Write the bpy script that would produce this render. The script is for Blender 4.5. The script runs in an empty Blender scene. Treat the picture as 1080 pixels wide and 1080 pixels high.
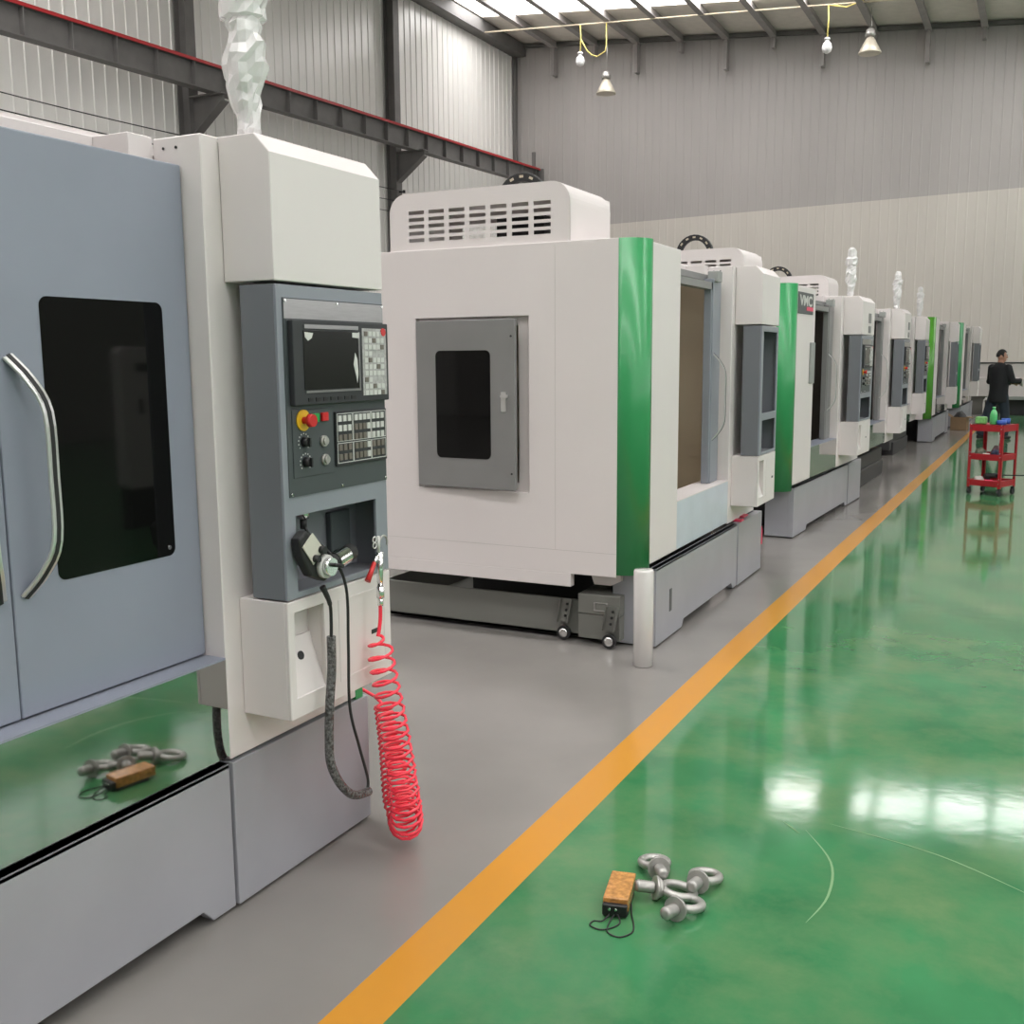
import bpy, bmesh, math, random
from mathutils import Vector, Matrix, noise
random.seed(7)
S = bpy.context.scene
COL = S.collection
PI = math.pi

# ------------------------------------------------------------------ materials
def mat(name, col, rough=0.5, metal=0.0, var=0.0, vscale=4.0, bump=0.0, bscale=30.0, emit=None, es=0.0,
        alpha=1.0, trans=0.0, spec=0.5, coat=0.0, rvar=0.0, stretch=None):
    m = bpy.data.materials.new(name); m.use_nodes = True
    nt = m.node_tree; b = nt.nodes['Principled BSDF']
    b.inputs['Base Color'].default_value = (*col, 1)
    b.inputs['Roughness'].default_value = rough
    b.inputs['Metallic'].default_value = metal
    b.inputs['Specular IOR Level'].default_value = spec
    if alpha < 1: b.inputs['Alpha'].default_value = alpha
    if trans: b.inputs['Transmission Weight'].default_value = trans
    if coat:
        b.inputs['Coat Weight'].default_value = coat; b.inputs['Coat Roughness'].default_value = 0.08
    if emit:
        b.inputs['Emission Color'].default_value = (*emit, 1); b.inputs['Emission Strength'].default_value = es
    tc = nt.nodes.new('ShaderNodeTexCoord'); mp = nt.nodes.new('ShaderNodeMapping')
    nt.links.new(tc.outputs['Object'], mp.inputs['Vector'])
    if stretch: mp.inputs['Scale'].default_value = stretch
    if var > 0 or rvar > 0:
        n = nt.nodes.new('ShaderNodeTexNoise'); n.inputs['Scale'].default_value = vscale; n.inputs['Detail'].default_value = 5
        nt.links.new(mp.outputs['Vector'], n.inputs['Vector'])
        if var > 0:
            r = nt.nodes.new('ShaderNodeValToRGB')
            r.color_ramp.elements[0].position = .3; r.color_ramp.elements[1].position = .7
            r.color_ramp.elements[0].color = (*[c * (1 - var) for c in col], 1)
            r.color_ramp.elements[1].color = (*[min(1, c * (1 + var)) for c in col], 1)
            nt.links.new(n.outputs['Fac'], r.inputs['Fac']); nt.links.new(r.outputs['Color'], b.inputs['Base Color'])
        if rvar > 0:
            q = nt.nodes.new('ShaderNodeMapRange'); q.inputs['To Min'].default_value = max(0.02, rough - rvar); q.inputs['To Max'].default_value = rough + rvar
            nt.links.new(n.outputs['Fac'], q.inputs['Value']); nt.links.new(q.outputs['Result'], b.inputs['Roughness'])
    if bump > 0:
        n2 = nt.nodes.new('ShaderNodeTexNoise'); n2.inputs['Scale'].default_value = bscale; n2.inputs['Detail'].default_value = 3
        bp = nt.nodes.new('ShaderNodeBump'); bp.inputs['Strength'].default_value = bump; bp.inputs['Distance'].default_value = 0.01
        nt.links.new(mp.outputs['Vector'], n2.inputs['Vector']); nt.links.new(n2.outputs['Fac'], bp.inputs['Height'])
        nt.links.new(bp.outputs['Normal'], b.inputs['Normal'])
    return m

M = {}
M['white'] = mat('white_paint', (.71, .66, .655), .42, var=.02, vscale=2)
M['bluegrey'] = mat('blue_grey_paint', (.25, .27, .33), .42, var=.05, vscale=3)
M['basegrey'] = mat('base_grey_paint', (.325, .33, .36), .4, var=.05, vscale=3)
M['cabgrey'] = mat('cabinet_grey_paint', (.18, .188, .21), .38, var=.04, vscale=3)
M['cabfront'] = mat('cabinet_front_paint', (.25, .268, .305), .36, var=.04, vscale=3)
M['doorgrey'] = mat('side_door_grey', (.215, .212, .212), .4, var=.04)
M['green'] = mat('green_paint', (.030, .27, .09), .3, coat=.1)
M['lime'] = mat('lime_green_paint', (.09, .33, .035), .25, coat=.3)
M['glass'] = mat('dark_window_glass', (.004, .004, .004), .04, spec=.3)
M['mirror'] = mat('polished_stainless', (.46, .46, .45), .035, 1.0, bump=.006, bscale=5)
M['steel'] = mat('brushed_stainless', (.42, .42, .42), .28, 1.0, var=.05, vscale=20, stretch=(1, 1, 12))
M['liner'] = mat('brownish_inner_steel', (.50, .43, .33), .4, .3, var=.08, vscale=2)
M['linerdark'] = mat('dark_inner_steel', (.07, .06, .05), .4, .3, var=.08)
M['film'] = mat('blue_protective_film', (.52, .57, .64), .3, var=.05, vscale=6, bump=.08, bscale=12)
M['chrome'] = mat('chrome', (.8, .8, .8), .12, 1.0)
M['alu'] = mat('satin_aluminium', (.72, .72, .71), .3, .75)
M['zinc'] = mat('galvanised_steel', (.44, .43, .41), .42, .7, var=.12, vscale=40, bump=.1, bscale=60)
M['black'] = mat('black_plastic', (.012, .012, .013), .4)
M['rubber'] = mat('black_rubber', (.016, .016, .017), .55)
M['bezel'] = mat('dark_bezel_plastic', (.028, .03, .034), .45)
M['panelgrey'] = mat('panel_dark_grey', (.06, .07, .075), .42)
M['screen'] = mat('lcd_screen', (.008, .009, .008), .18)
M['key'] = mat('white_keys', (.6, .6, .58), .5)
M['keydim'] = mat('dim_keys', (.16, .14, .12), .5)
M['keysheet'] = mat('keypad_sheet', (.42, .41, .41), .45, var=.2, vscale=90)
M['red'] = mat('red_plastic', (.55, .02, .02), .35)
M['yellow'] = mat('yellow_plastic', (.75, .45, .02), .4)
M['greenlamp'] = mat('green_button', (.02, .3, .06), .35)
M['hose'] = mat('red_pu_hose', (1.0, .035, .075), .22, trans=.0, coat=.5)
M['bag'] = mat('clear_plastic_wrap', (.92, .90, .91), .22, alpha=.68, bump=.4, bscale=25, coat=.6)
M['wrap'] = mat('plastic_wrapped_cord', (.1, .1, .1), .2, var=.9, vscale=120, bump=.8, bscale=150)
M['ivory'] = mat('ivory_plate', (.62, .6, .52), .45)
M['tape'] = mat('brown_packing_tape', (.48, .22, .06), .25, var=.35, vscale=60, bump=.4, bscale=60, coat=.5)
M['cartred'] = mat('cart_red_paint', (.36, .012, .02), .35)
M['cardboard'] = mat('cardboard', (.26, .17, .095), .8, var=.1)
M['cardin'] = mat('cardboard_inside', (.12, .075, .045), .85)
M['iron'] = mat('dark_steel_paint', (.15, .145, .14), .6, var=.12, vscale=3)
M['purlin'] = mat('galvanised_purlin', (.32, .30, .29), .55, var=.08)
M['railred'] = mat('red_rail_paint', (.42, .02, .025), .45)
M['dark'] = mat('dark_metal', (.03, .03, .032), .5)  # plain near-black colour for beds, trays, plinths and packing
M['tank'] = mat('tank_grey', (.17, .17, .155), .42)
M['skin'] = mat('skin', (.42, .22, .15), .55)
M['coat'] = mat('black_jacket_cloth', (.009, .010, .012), .85, bump=.3, bscale=40)
M['trouser'] = mat('navy_trousers', (.016, .024, .036), .85, bump=.3, bscale=40)
M['hair'] = mat('black_hair', (.008, .007, .006), .6, bump=.8, bscale=200)
M['cloth'] = mat('khaki_cloth', (.12, .13, .09), .85, var=.4, vscale=30)
M['pinkcloth'] = mat('mauve_cloth', (.18, .12, .13), .85, var=.3, vscale=20)
M['navy'] = mat('navy_cloth', (.02, .025, .06), .8)
M['bottle'] = mat('green_bottle_plastic', (.08, .42, .14), .2, coat=.4)
M['greenpack'] = mat('green_packet', (.16, .38, .12), .45, var=.2, vscale=40)
M['blue'] = mat('blue_plastic', (.03, .09, .4), .35)
M['paper'] = mat('white_paper', (.6, .58, .54), .7)
M['lampcone'] = mat('aluminium_reflector', (.62, .57, .47), .4, .3)
M['bulb'] = mat('white_bulb', (.85, .85, .85), .3)
M['cord'] = mat('yellow_cable', (.62, .52, .16), .5)
M['beige'] = mat('beige_braid', (.55, .48, .36), .5)
M['brace'] = mat('grey_cover', (.30, .31, .30), .5)
M['seam'] = mat('panel_joint', (.50, .47, .45), .5)
M['magenta'] = mat('red_plastic_sheet', (.75, .04, .12), .35)

# ------------------------------------------------------------------ mesh builder
class MB:
    def __init__(s): s.bm = bmesh.new(); s.mi = 0
    def face(s, vs):
        try:
            f = s.bm.faces.new(vs); f.material_index = s.mi; return f
        except ValueError: return None
    def box(s, x0, x1, y0, y1, z0, z1, T=None):
        c = [Vector((x, y, z)) for z in (z0, z1) for (x, y) in ((x0, y0), (x1, y0), (x1, y1), (x0, y1))]
        if T: c = [T @ p for p in c]
        v = [s.bm.verts.new(p) for p in c]
        for q in ((3, 2, 1, 0), (4, 5, 6, 7), (0, 1, 5, 4), (1, 2, 6, 5), (2, 3, 7, 6), (3, 0, 4, 7)): s.face([v[i] for i in q])
        return s
    def prism(s, poly, a, b, f):
        """poly: 2-D points, f(u, v, w) -> 3-D, extruded from w=a to w=b"""
        A = [s.bm.verts.new(f(u, v, a)) for u, v in poly]; B = [s.bm.verts.new(f(u, v, b)) for u, v in poly]
        n = len(poly); s.face(A[::-1]); s.face(B)
        for i in range(n): s.face([A[i], A[(i + 1) % n], B[(i + 1) % n], B[i]])
        return s
    def grid(s, us, vs, hole, a, b, f):
        """slab of cells with real holes; hole(u, v) tested at cell centres"""
        nu, nv = len(us) - 1, len(vs) - 1
        solid = [[not hole((us[i] + us[i + 1]) / 2, (vs[j] + vs[j + 1]) / 2) for j in range(nv)] for i in range(nu)]
        V = {}
        def g(i, j, k):
            if (i, j, k) not in V: V[(i, j, k)] = s.bm.verts.new(f(us[i], vs[j], (a, b)[k]))
            return V[(i, j, k)]
        ok = lambda i, j: 0 <= i < nu and 0 <= j < nv and solid[i][j]
        for i in range(nu):
            for j in range(nv):
                if not solid[i][j]: continue
                s.face([g(i, j, 0), g(i, j + 1, 0), g(i + 1, j + 1, 0), g(i + 1, j, 0)])
                s.face([g(i, j, 1), g(i + 1, j, 1), g(i + 1, j + 1, 1), g(i, j + 1, 1)])
                if not ok(i - 1, j): s.face([g(i, j, 0), g(i, j, 1), g(i, j + 1, 1), g(i, j + 1, 0)])
                if not ok(i + 1, j): s.face([g(i + 1, j, 0), g(i + 1, j + 1, 0), g(i + 1, j + 1, 1), g(i + 1, j, 1)])
                if not ok(i, j - 1): s.face([g(i, j, 0), g(i + 1, j, 0), g(i + 1, j, 1), g(i, j, 1)])
                if not ok(i, j + 1): s.face([g(i, j + 1, 0), g(i, j + 1, 1), g(i + 1, j + 1, 1), g(i + 1, j + 1, 0)])
        return s
    def cyl(s, p0, p1, r0, r1=None, n=20, cap=True):
        r1 = r0 if r1 is None else r1
        p0, p1 = Vector(p0), Vector(p1); d = (p1 - p0).normalized()
        a = d.orthogonal().normalized(); b = d.cross(a)
        A, B = [], []
        for i in range(n):
            t = 2 * PI * i / n; o = a * math.cos(t) + b * math.sin(t)
            A.append(s.bm.verts.new(p0 + o * r0)); B.append(s.bm.verts.new(p1 + o * r1))
        for i in range(n):
            f = s.face([A[i], A[(i + 1) % n], B[(i + 1) % n], B[i]])
            if f: f.smooth = True
        if cap: s.face(A[::-1]); s.face(B)
        return s
    def tube(s, pts, r, n=8, flat=None, closed=False):
        """swept tube; r number or list; flat=(w,h,side) gives a flat bar"""
        P = [Vector(p) for p in pts]; rings = []; N = len(P); up = None
        for i, p in enumerate(P):
            if closed: t = P[(i + 1) % N] - P[i - 1]
            else: t = P[min(i + 1, N - 1)] - P[max(i - 1, 0)]
            t.normalize()
            if up is None: up = t.orthogonal().normalized() if not flat else Vector(flat[2])
            up = (up - t * up.dot(t)).normalized(); sd = t.cross(up)
            rr = r[i] if isinstance(r, (list, tuple)) else r
            if flat:
                w, h = flat[0] / 2, flat[1] / 2
                rings.append([s.bm.verts.new(p + up * a + sd * b) for a, b in ((w, h), (-w, h), (-w, -h), (w, -h))])
            else:
                rings.append([s.bm.verts.new(p + (up * math.cos(2 * PI * k / n) + sd * math.sin(2 * PI * k / n)) * rr) for k in range(n)])
        m = len(rings[0])
        for i in range(N if closed else N - 1):
            A, B = rings[i], rings[(i + 1) % N]
            for k in range(m):
                f = s.face([A[k], A[(k + 1) % m], B[(k + 1) % m], B[k]])
                if f and not flat: f.smooth = True
        if not closed: s.face(rings[0][::-1]); s.face(rings[-1])
        return s
    def lathe(s, prof, T=Matrix(), n=24):
        R = []
        for r, z in prof:
            R.append([s.bm.verts.new(T @ Vector((r * math.cos(2 * PI * k / n), r * math.sin(2 * PI * k / n), z))) for k in range(n)])
        for A, B in zip(R, R[1:]):
            for k in range(n):
                f = s.face([A[k], A[(k + 1) % n], B[(k + 1) % n], B[k]])
                if f: f.smooth = True
        s.face(R[0][::-1]); s.face(R[-1])
        return s
    def build(s, name, ms, parent=None, bevel=0.0, seg=1, smooth=False, sub=0):
        bmesh.ops.recalc_face_normals(s.bm, faces=s.bm.faces)
        me = bpy.data.meshes.new(name); s.bm.to_mesh(me); s.bm.free()
        for m in (ms if isinstance(ms, (list, tuple)) else [ms]): me.materials.append(M[m] if isinstance(m, str) else m)
        if smooth:
            for p in me.polygons: p.use_smooth = True
        o = bpy.data.objects.new(name, me); COL.objects.link(o)
        if parent: o.parent = parent
        if bevel:
            b = o.modifiers.new('bevel', 'BEVEL'); b.width = bevel; b.segments = seg; b.limit_method = 'ANGLE'; b.angle_limit = math.radians(50)
        if sub:
            q = o.modifiers.new('sub', 'SUBSURF'); q.levels = sub; q.render_levels = sub
        return o

def tag(o, label=None, cat=None, group=None, kind=None):
    if label: o['label'] = label
    if cat: o['category'] = cat
    if group: o['group'] = group
    if kind: o['kind'] = kind
    return o
def empty(name, loc=(0, 0, 0), rz=0):
    o = bpy.data.objects.new(name, None); COL.objects.link(o); o.location = loc; o.rotation_euler = (0, 0, rz); o.empty_display_size = .1
    return o
def BOX(name, m, parent, x0, x1, y0, y1, z0, z1, bevel=0.0, seg=1): return MB().box(x0, x1, y0, y1, z0, z1).build(name, m, parent, bevel, seg)
def rrect(u0, u1, v0, v1, r, n=5):
    P = []
    for cx, cy, a in ((u1 - r, v1 - r, 0), (u0 + r, v1 - r, 90), (u0 + r, v0 + r, 180), (u1 - r, v0 + r, 270)):
        for k in range(n + 1):
            t = math.radians(a + 90 * k / n); P.append((cx + r * math.cos(t), cy + r * math.sin(t)))
    return P
fYZ = lambda u, v, w: Vector((w, u, v))      # plane YZ, extruded along X
fXZ = lambda u, v, w: Vector((u, w, v))      # plane XZ, extruded along Y
fXY = lambda u, v, w: Vector((u, v, w))
def smooth(pts, n=8):
    P = [Vector(p) for p in pts]; out = []
    for i in range(len(P) - 1):
        a, b, c, d_ = P[max(i - 1, 0)], P[i], P[i + 1], P[min(i + 2, len(P) - 1)]
        for k in range(n):
            t = k / n; out.append(.5 * ((2 * b) + (c - a) * t + (2 * a - 5 * b + 4 * c - d_) * t * t + (3 * b - a - 3 * c + d_) * t ** 3))
    out.append(P[-1]); return out
def text_mesh(name, txt, size, m, parent, loc, rot, extr=.001, sx=1.0):
    cu = bpy.data.curves.new('t', 'FONT'); cu.body = txt; cu.size = size; cu.extrude = extr; cu.offset = .004; cu.align_x = 'CENTER'; cu.align_y = 'CENTER'
    t = bpy.data.objects.new('t', cu); COL.objects.link(t)
    me = bpy.data.meshes.new_from_object(t); bpy.data.objects.remove(t)
    me.materials.append(M[m]); o = bpy.data.objects.new(name, me); COL.objects.link(o); o.parent = parent
    o.location = loc; o.rotation_euler = rot; o.scale = (sx, 1, 1)
    return o

# ------------------------------------------------------------------ room
def floor_mat(name, col, var, vs, rough, rv, stain=None):
    m = mat(name, col, rough, var=var, vscale=vs, rvar=rv, bump=.035, bscale=9, spec=.5)
    nt = m.node_tree; b = nt.nodes['Principled BSDF']
    if stain:
        ramp = [n for n in nt.nodes if n.type == 'VALTORGB'][0]
        n = nt.nodes.new('ShaderNodeTexNoise'); n.inputs['Scale'].default_value = 2.2; n.inputs['Detail'].default_value = 8
        n.inputs['Roughness'].default_value = .65; n.inputs['Distortion'].default_value = .1
        tc = [q for q in nt.nodes if q.type == 'TEX_COORD'][0]
        nt.links.new(tc.outputs['Object'], n.inputs['Vector'])
        r2 = nt.nodes.new('ShaderNodeValToRGB'); r2.color_ramp.elements[0].position = .42; r2.color_ramp.elements[1].position = .68
        mx = nt.nodes.new('ShaderNodeMix'); mx.data_type = 'RGBA'
        nt.links.new(n.outputs['Fac'], r2.inputs['Fac']); nt.links.new(r2.outputs['Color'], mx.inputs['Factor'])
        nt.links.new(ramp.outputs['Color'], mx.inputs['A']); mx.inputs['B'].default_value = (*stain, 1)
        nt.links.new(mx.outputs['Result'], b.inputs['Base Color'])
    return m
M['fgrey'] = floor_mat('grey_epoxy_floor', (.235, .222, .21), .10, 1.2, .18, .05)
M['fyel'] = floor_mat('orange_yellow_line_paint', (.56, .25, .028), 0, 8, .25, 0)
M['fgreen'] = floor_mat('green_epoxy_floor', (.040, .185, .075), .16, 2.5, .085, .03, stain=(.11, .215, .095))
L = [(-1.474, -14), (-1.474, 5.9), (-1.432, 9.75), (-1.256, 22.1), (-1.09, 34)]
Rr = [(-1.343, -14), (-1.328, 5.3), (-1.294, 8.9), (-1.140, 22.1), (-.99, 34)]
def lerpX(P, y):
    for (a, b), (c, d) in zip(P, P[1:]):
        if y <= d: return a + (c - a) * (y - b) / (d - b)
    return P[-1][0]
ys = [-14, 0, 3, 5.3, 5.9, 8.9, 9.75, 14, 18, 22.1, 28, 34]
mb = MB(); rows = []
for y in ys:
    rows.append([mb.bm.verts.new((x, y, 0)) for x in (-17, lerpX(L, y), lerpX(Rr, y), 13)])
for A, B in zip(rows, rows[1:]):
    for k in range(3):
        mb.mi = k; mb.face([A[k], A[k + 1], B[k + 1], B[k]])
fl = mb.build('floor', ['fgrey', 'fyel', 'fgreen']); fl['kind'] = 'structure'
fl.data.flip_normals() if fl.data.polygons[0].normal.z < 0 else None

def wall_mat(name, col, rough=.45, metal=0.0):
    return mat(name, col, rough, metal, var=.05, vscale=.8, stretch=(1, 1, .25), bump=.05, bscale=1.5)
M['wallup'] = wall_mat('grey_sheet_cladding', (.41, .39, .375))
M['walllow'] = wall_mat('cream_sheet_cladding', (.59, .56, .51))
M['wallleft'] = wall_mat('left_sheet_cladding', (.80, .79, .76), .28)
M['roof'] = mat('roof_sheet', (.80, .75, .68), .6, var=.05)
M['sky'] = mat('skylight_panel', (.9, .9, .9), .5, emit=(1.0, .975, .965), es=9.5)
M['win'] = mat('window_daylight', (.9, .9, .9), .5, emit=(1.0, .975, 1.0), es=2.2)
roofz = lambda x: 12.4 - (x + 17) * .093
def ribbed(u0, u1, pitch=.26, depth=.018, rib=.035):
    pts = []; u = u0
    while u < u1:
        pts += [(u, 0), (min(u + pitch - rib * 1.6, u1), 0), (min(u + pitch - rib * 1.2, u1), depth), (min(u + pitch - rib * .4, u1), depth)]
        u += pitch
    pts.append((u1, 0)); return pts
def ribwall(name, m, u0, u1, z0, z1f, f, pitch=.26, depth=.018):
    mb = MB(); prev = None
    for u, d in ribbed(u0, u1, pitch, depth):
        z1 = z1f(u) if callable(z1f) else z1f; z0_ = z0(u) if callable(z0) else z0
        a = (mb.bm.verts.new(f(u, z0_, d)), mb.bm.verts.new(f(u, z1, d)), mb.bm.verts.new(f(u, z1, -.06)), mb.bm.verts.new(f(u, z0_, -.06)))
        if prev:
            for k in range(4): mb.face([prev[k], prev[(k + 1) % 4], a[(k + 1) % 4], a[k]])
        prev = a
    o = mb.build(name, m); o['kind'] = 'structure'; return o
zj = lambda x: 6.33 + (x + .7) * .018            # joint between the two sheet colours on the end wall
ribwall('wall_back', 'walllow', -17, 13, 0, zj, lambda u, z, d: Vector((u, 34 - d, z)), .27, .010)
ribwall('wall_back_upper', 'wallup', -17, 13, zj, roofz, lambda u, z, d: Vector((u, 34.0 - d + .02, z)), .27, .010)
ribwall('wall_left', 'wallleft', -14, 34, 0, 12.42, lambda u, z, d: Vector((-17 + d, u, z)), .31, .022)
ribwall('wall_near', 'wallup', -17, 13, 0, roofz, lambda u, z, d: Vector((u, -14 + d, z)))
# right wall with a band of windows
mb = MB(); wy = [-14] + [v for k in range(8) for v in (-12.5 + 5.8 * k, -12.5 + 5.8 * k + 4.6)] + [34]
inwin = lambda y, z: any(-12.5 + 5.8 * k < y < -12.5 + 5.8 * k + 4.6 for k in range(8)) and (3.0 < z < 5.4 or 6.6 < z < 8.6)
mb.grid(wy, [0, 3.0, 5.4, 6.6, 8.6, roofz(13)], inwin, 13.0, 13.1, fYZ)
mb.build('wall_right', 'wallup')['kind'] = 'structure'
wn = 0
for k in range(8):
    for z0, z1 in ((3.0, 5.4), (6.6, 8.6)):
        wn += 1; y0 = -12.5 + 5.8 * k
        w = BOX('window_%d' % wn, 'win', None, 13.03, 13.05, y0, y0 + 4.6, z0, z1); w['kind'] = 'structure'
        f = MB()
        for q in range(5): f.box(12.99, 13.03, y0 + 4.6 * q / 4 - .03, y0 + 4.6 * q / 4 + .03, z0, z1)
        f.box(12.99, 13.03, y0, y0 + 4.6, z0 - .03, z0 + .03); f.box(12.99, 13.03, y0, y0 + 4.6, z1 - .03, z1 + .03)
        f.build('window_frame', 'brace', w)
# roof with the far skylight strip; nearer unseen strips added for overhead light
SK = [(28.95, 30.75, [(-16.5, -4.95), (-4.05, 12.5)]), (9.6, 11.2, [(-16.5, 12.5)]), (3.6, 5.2, [(-16.5, 12.5)]), (-2.4, -.8, [(-16.5, 12.5)]), (-7.6, -6.5, [(-16.5, 12.5)])]
xs = sorted({-17, 13, -16.5, -4.95, -4.05, 12.5}); yys = sorted({-14, 34} | {v for a, b, _ in SK for v in (a, b)})
def hole(x, y):
    return any(a < y < b and any(p < x < q for p, q in seg) for a, b, seg in SK)
mb = MB(); mb.grid(xs, yys, hole, 0, .08, lambda u, v, w: Vector((u, v, roofz(u) + w)))
mb.build('ceiling', 'roof')['kind'] = 'structure'
for a, b, seg in SK:  # glowing panels for the far skylight and for the added strips alike
    for p, q in seg:
        wn += 1
        mb = MB(); mb.grid([p, q], [a, b], lambda u, v: False, .03, .05, lambda u, v, w: Vector((u, v, roofz(u) + w)))
        mb.build('window_%d' % wn, 'sky')['kind'] = 'structure'
# purlins with hanging end brackets, each a trim
tn = 0
for k in range(19):
    x = -15.35 + 1.49 * k; z = roofz(x); tn += 1
    mb = MB(); mb.box(x - .03, x + .03, -14, 33.9, z - .24, z); mb.box(x - .09, x + .09, -14, 33.9, z - .25, z - .235)
    if k % 2 == 0: mb.box(x - .05, x + .05, 33.6, 33.9, z - 1.15, z - .2)
    else: mb.box(x - .05, x + .05, 33.6, 33.9, z - .55, z - .2)
    mb.build('trim_%d' % tn, 'purlin')['kind'] = 'structure'
for y in (9.7, 17.8, 25.9):
    tn += 1; mb = MB()
    T = [(-17, -.25), (13, -.25), (13, -.75), (-17, -.75)]
    mb.prism([(x, roofz(x) + dz) for x, dz in T], y - .012, y + .012, fXZ)
    mb.prism([(-17, roofz(-17) - .74), (13, roofz(13) - .74), (13, roofz(13) - .76), (-17, roofz(-17) - .76)], y - .12, y + .12, fXZ)
    mb.build('trim_%d' % tn, 'purlin')['kind'] = 'structure'
# edge beam under the eaves of the left wall, corner post
tn += 1; mb = MB(); mb.box(-17, -16.55, -14, 34, 11.95, 12.33); mb.build('trim_%d' % tn, 'iron')['kind'] = 'structure'
tn += 1; mb = MB(); mb.box(-16.98, -16.86, 33.8, 33.96, 0, 12.2); mb.build('trim_%d' % tn, 'iron')['kind'] = 'structure'
tn += 1; mb = MB(); mb.box(-17, 13, 33.86, 33.98, 0, .0); mb.bm.clear()
mb.prism([(-17, roofz(-17) - .03), (13, roofz(13) - .03), (13, roofz(13) - .14), (-17, roofz(-17) - .14)], 33.84, 33.98, fXZ)
mb.build('trim_%d' % tn, 'iron')['kind'] = 'structure'

# steel columns on the left wall with their corbels
for i, (y, lab) in enumerate([(9.7, 'dark steel wall column at the left edge behind the nearest machine'), (17.8, 'dark steel wall column rising left of the wrapped signal lamp'), (25.9, 'dark steel wall column between the two nearest machines')]):
    c = empty('steel_column', (-16.8, y, 0)); tag(c, lab, 'column', 'steel columns along the left wall')
    mb = MB(); mb.box(-.17, .15, -.15, .15, 0, .02); mb.box(-.17, -.15, -.14, .14, 0, 12); mb.box(.13, .15, -.14, .14, 0, 12); mb.box(-.15, .13, -.008, .008, 0, 12)
    mb.build('shaft', 'iron', c)
    zb = {9.7: 6.95, 17.8: 7.22, 25.9: 7.42}[y]
    mb = MB(); mb.prism([(.15, zb - .02), (1.0, zb - .02), (1.0, zb - .16), (.15, zb - .82)], -.012, .012, fXZ)
    mb.box(.15, 1.05, -.13, .13, zb - .03, zb); mb.prism([(.15, zb - .83), (1.02, zb - .18), (1.02, zb - .16), (.15, zb - .81)], -.12, .12, fXZ)
    mb.build('corbel', 'iron', c)
    mb = MB()
    for k in range(4): mb.box(.15, .30, -.03, .03, 5.35 + .32 * k, 5.39 + .32 * k); mb.cyl((.3, 0, 5.33 + .32 * k), (.3, 0, 5.41 + .32 * k), .04, n=10)
    mb.build('insulator_bracket', 'rubber', c)
# crane runway beam with the red conductor rail on top
cr = empty('crane_runway_beam', (-16, 10, 7)); tag(cr, 'dark grey crane runway beam with red top rail along the left wall', 'beam')
za, zb_ = 7.02 + (0 - 12.6) * .0185, 0
bz = lambda y: 7.08 + (y - 12.6) * .0203 + .03
mb = MB()
def slab(y0, y1, x0, x1, dz0, dz1):
    c = [(x, y, bz(y) + dz) for dz in (dz0, dz1) for (x, y) in ((x0, y0), (x1, y0), (x1, y1), (x0, y1))]
    v = [mb.bm.verts.new(Vector(p) - Vector((-16, 10, 7))) for p in c]
    for q in ((3, 2, 1, 0), (4, 5, 6, 7), (0, 1, 5, 4), (1, 2, 6, 5), (2, 3, 7, 6), (3, 0, 4, 7)): mb.face([v[i] for i in q])
slab(-12, 33.75, -16.13, -15.87, 0, .02); slab(-12, 33.75, -16.13, -15.87, .5, .52); slab(-12, 33.75, -16.008, -15.992, .02, .5)
y = -11.5
while y < 33.7: slab(y, y + .02, -16.12, -15.88, .02, .5); y += 1.02
slab(33.68, 33.75, -16.2, -15.75, .0, .55)
mb.build('girder', 'iron', cr)
mb = MB(); slab(-12, 33.75, -16.04, -15.96, .52, .60); slab(-12, 33.7, -15.90, -15.86, .50, .56)
mb.build('conductor_rail', 'railred', cr)
mb = MB(); slab(33.5, 33.6, -16.1, -16.0, .6, 1.1); mb.build('end_stop', 'iron', cr)
# three bare wires strung along the wall
for k, z in enumerate((6.33, 6.03, 5.72)):
    pts = [(-16.5, 9.7 + 8.1 * i / 12 + 8.1 * j, z - .0 + .012 * 0 - .06 * math.sin(PI * i / 12)) for j in range(2) for i in range(13) if not (j and i == 0)]
    w = MB().tube(pts, .012, 5).build('wall_wire', 'rubber')
    tag(w, ['thin black wire strung along the left wall, topmost of three', 'thin black wire strung along the left wall, middle of three', 'thin black wire strung along the left wall, lowest of three'][k], 'wire', 'wires strung along the left wall')
# conduit below the roof and the hanging lamps
cd = MB().tube([(-17, 31, 12.0), (-7.7, 31, 11.33), (0, 31, 10.75), (6, 31, 10.3)], .024, 8).build('ceiling_conduit', 'beige'); tag(cd, 'thin pale conduit running crosswise below the roof', 'pipe')
def bulb(x, zt, zb, lab, loop):
    r = empty('hanging_bulb', (x, 31, zb)); tag(r, lab, 'lamp', 'bulbs on yellow cables')
    MB().tube([(0, 0, .42), (0.02, 0, .9), (0, 0, zt - zb)], .022, 6).build('cable', 'cord', r)
    MB().tube([(p[0] - x, 0, p[1] - zb) for p in loop], .02, 6).build('slack_cable', 'cord', r)
    MB().lathe([(0.02, 0), (.11, .05), (.14, .16), (.11, .27), (.05, .33), (.05, .37), (.09, .38), (.09, .40), (.04, .43)]).build('lamp_bulb', 'bulb', r)
bulb(-13.22, 11.72, 10.5, 'white bulb on a yellow cable, left one near the corner', [(-13.2, 11.3), (-13.0, 10.95), (-12.85, 10.8), (-12.65, 10.72), (-12.4, 10.85), (-12.36, 11.0), (-12.36, 11.66)])
bulb(-5.79, 11.2, 9.9, 'white bulb on a yellow cable, right one beside the conical lamp', [(-5.78, 11.18), (-5.3, 11.05), (-4.9, 11.15), (-4.6, 11.35)])
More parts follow.
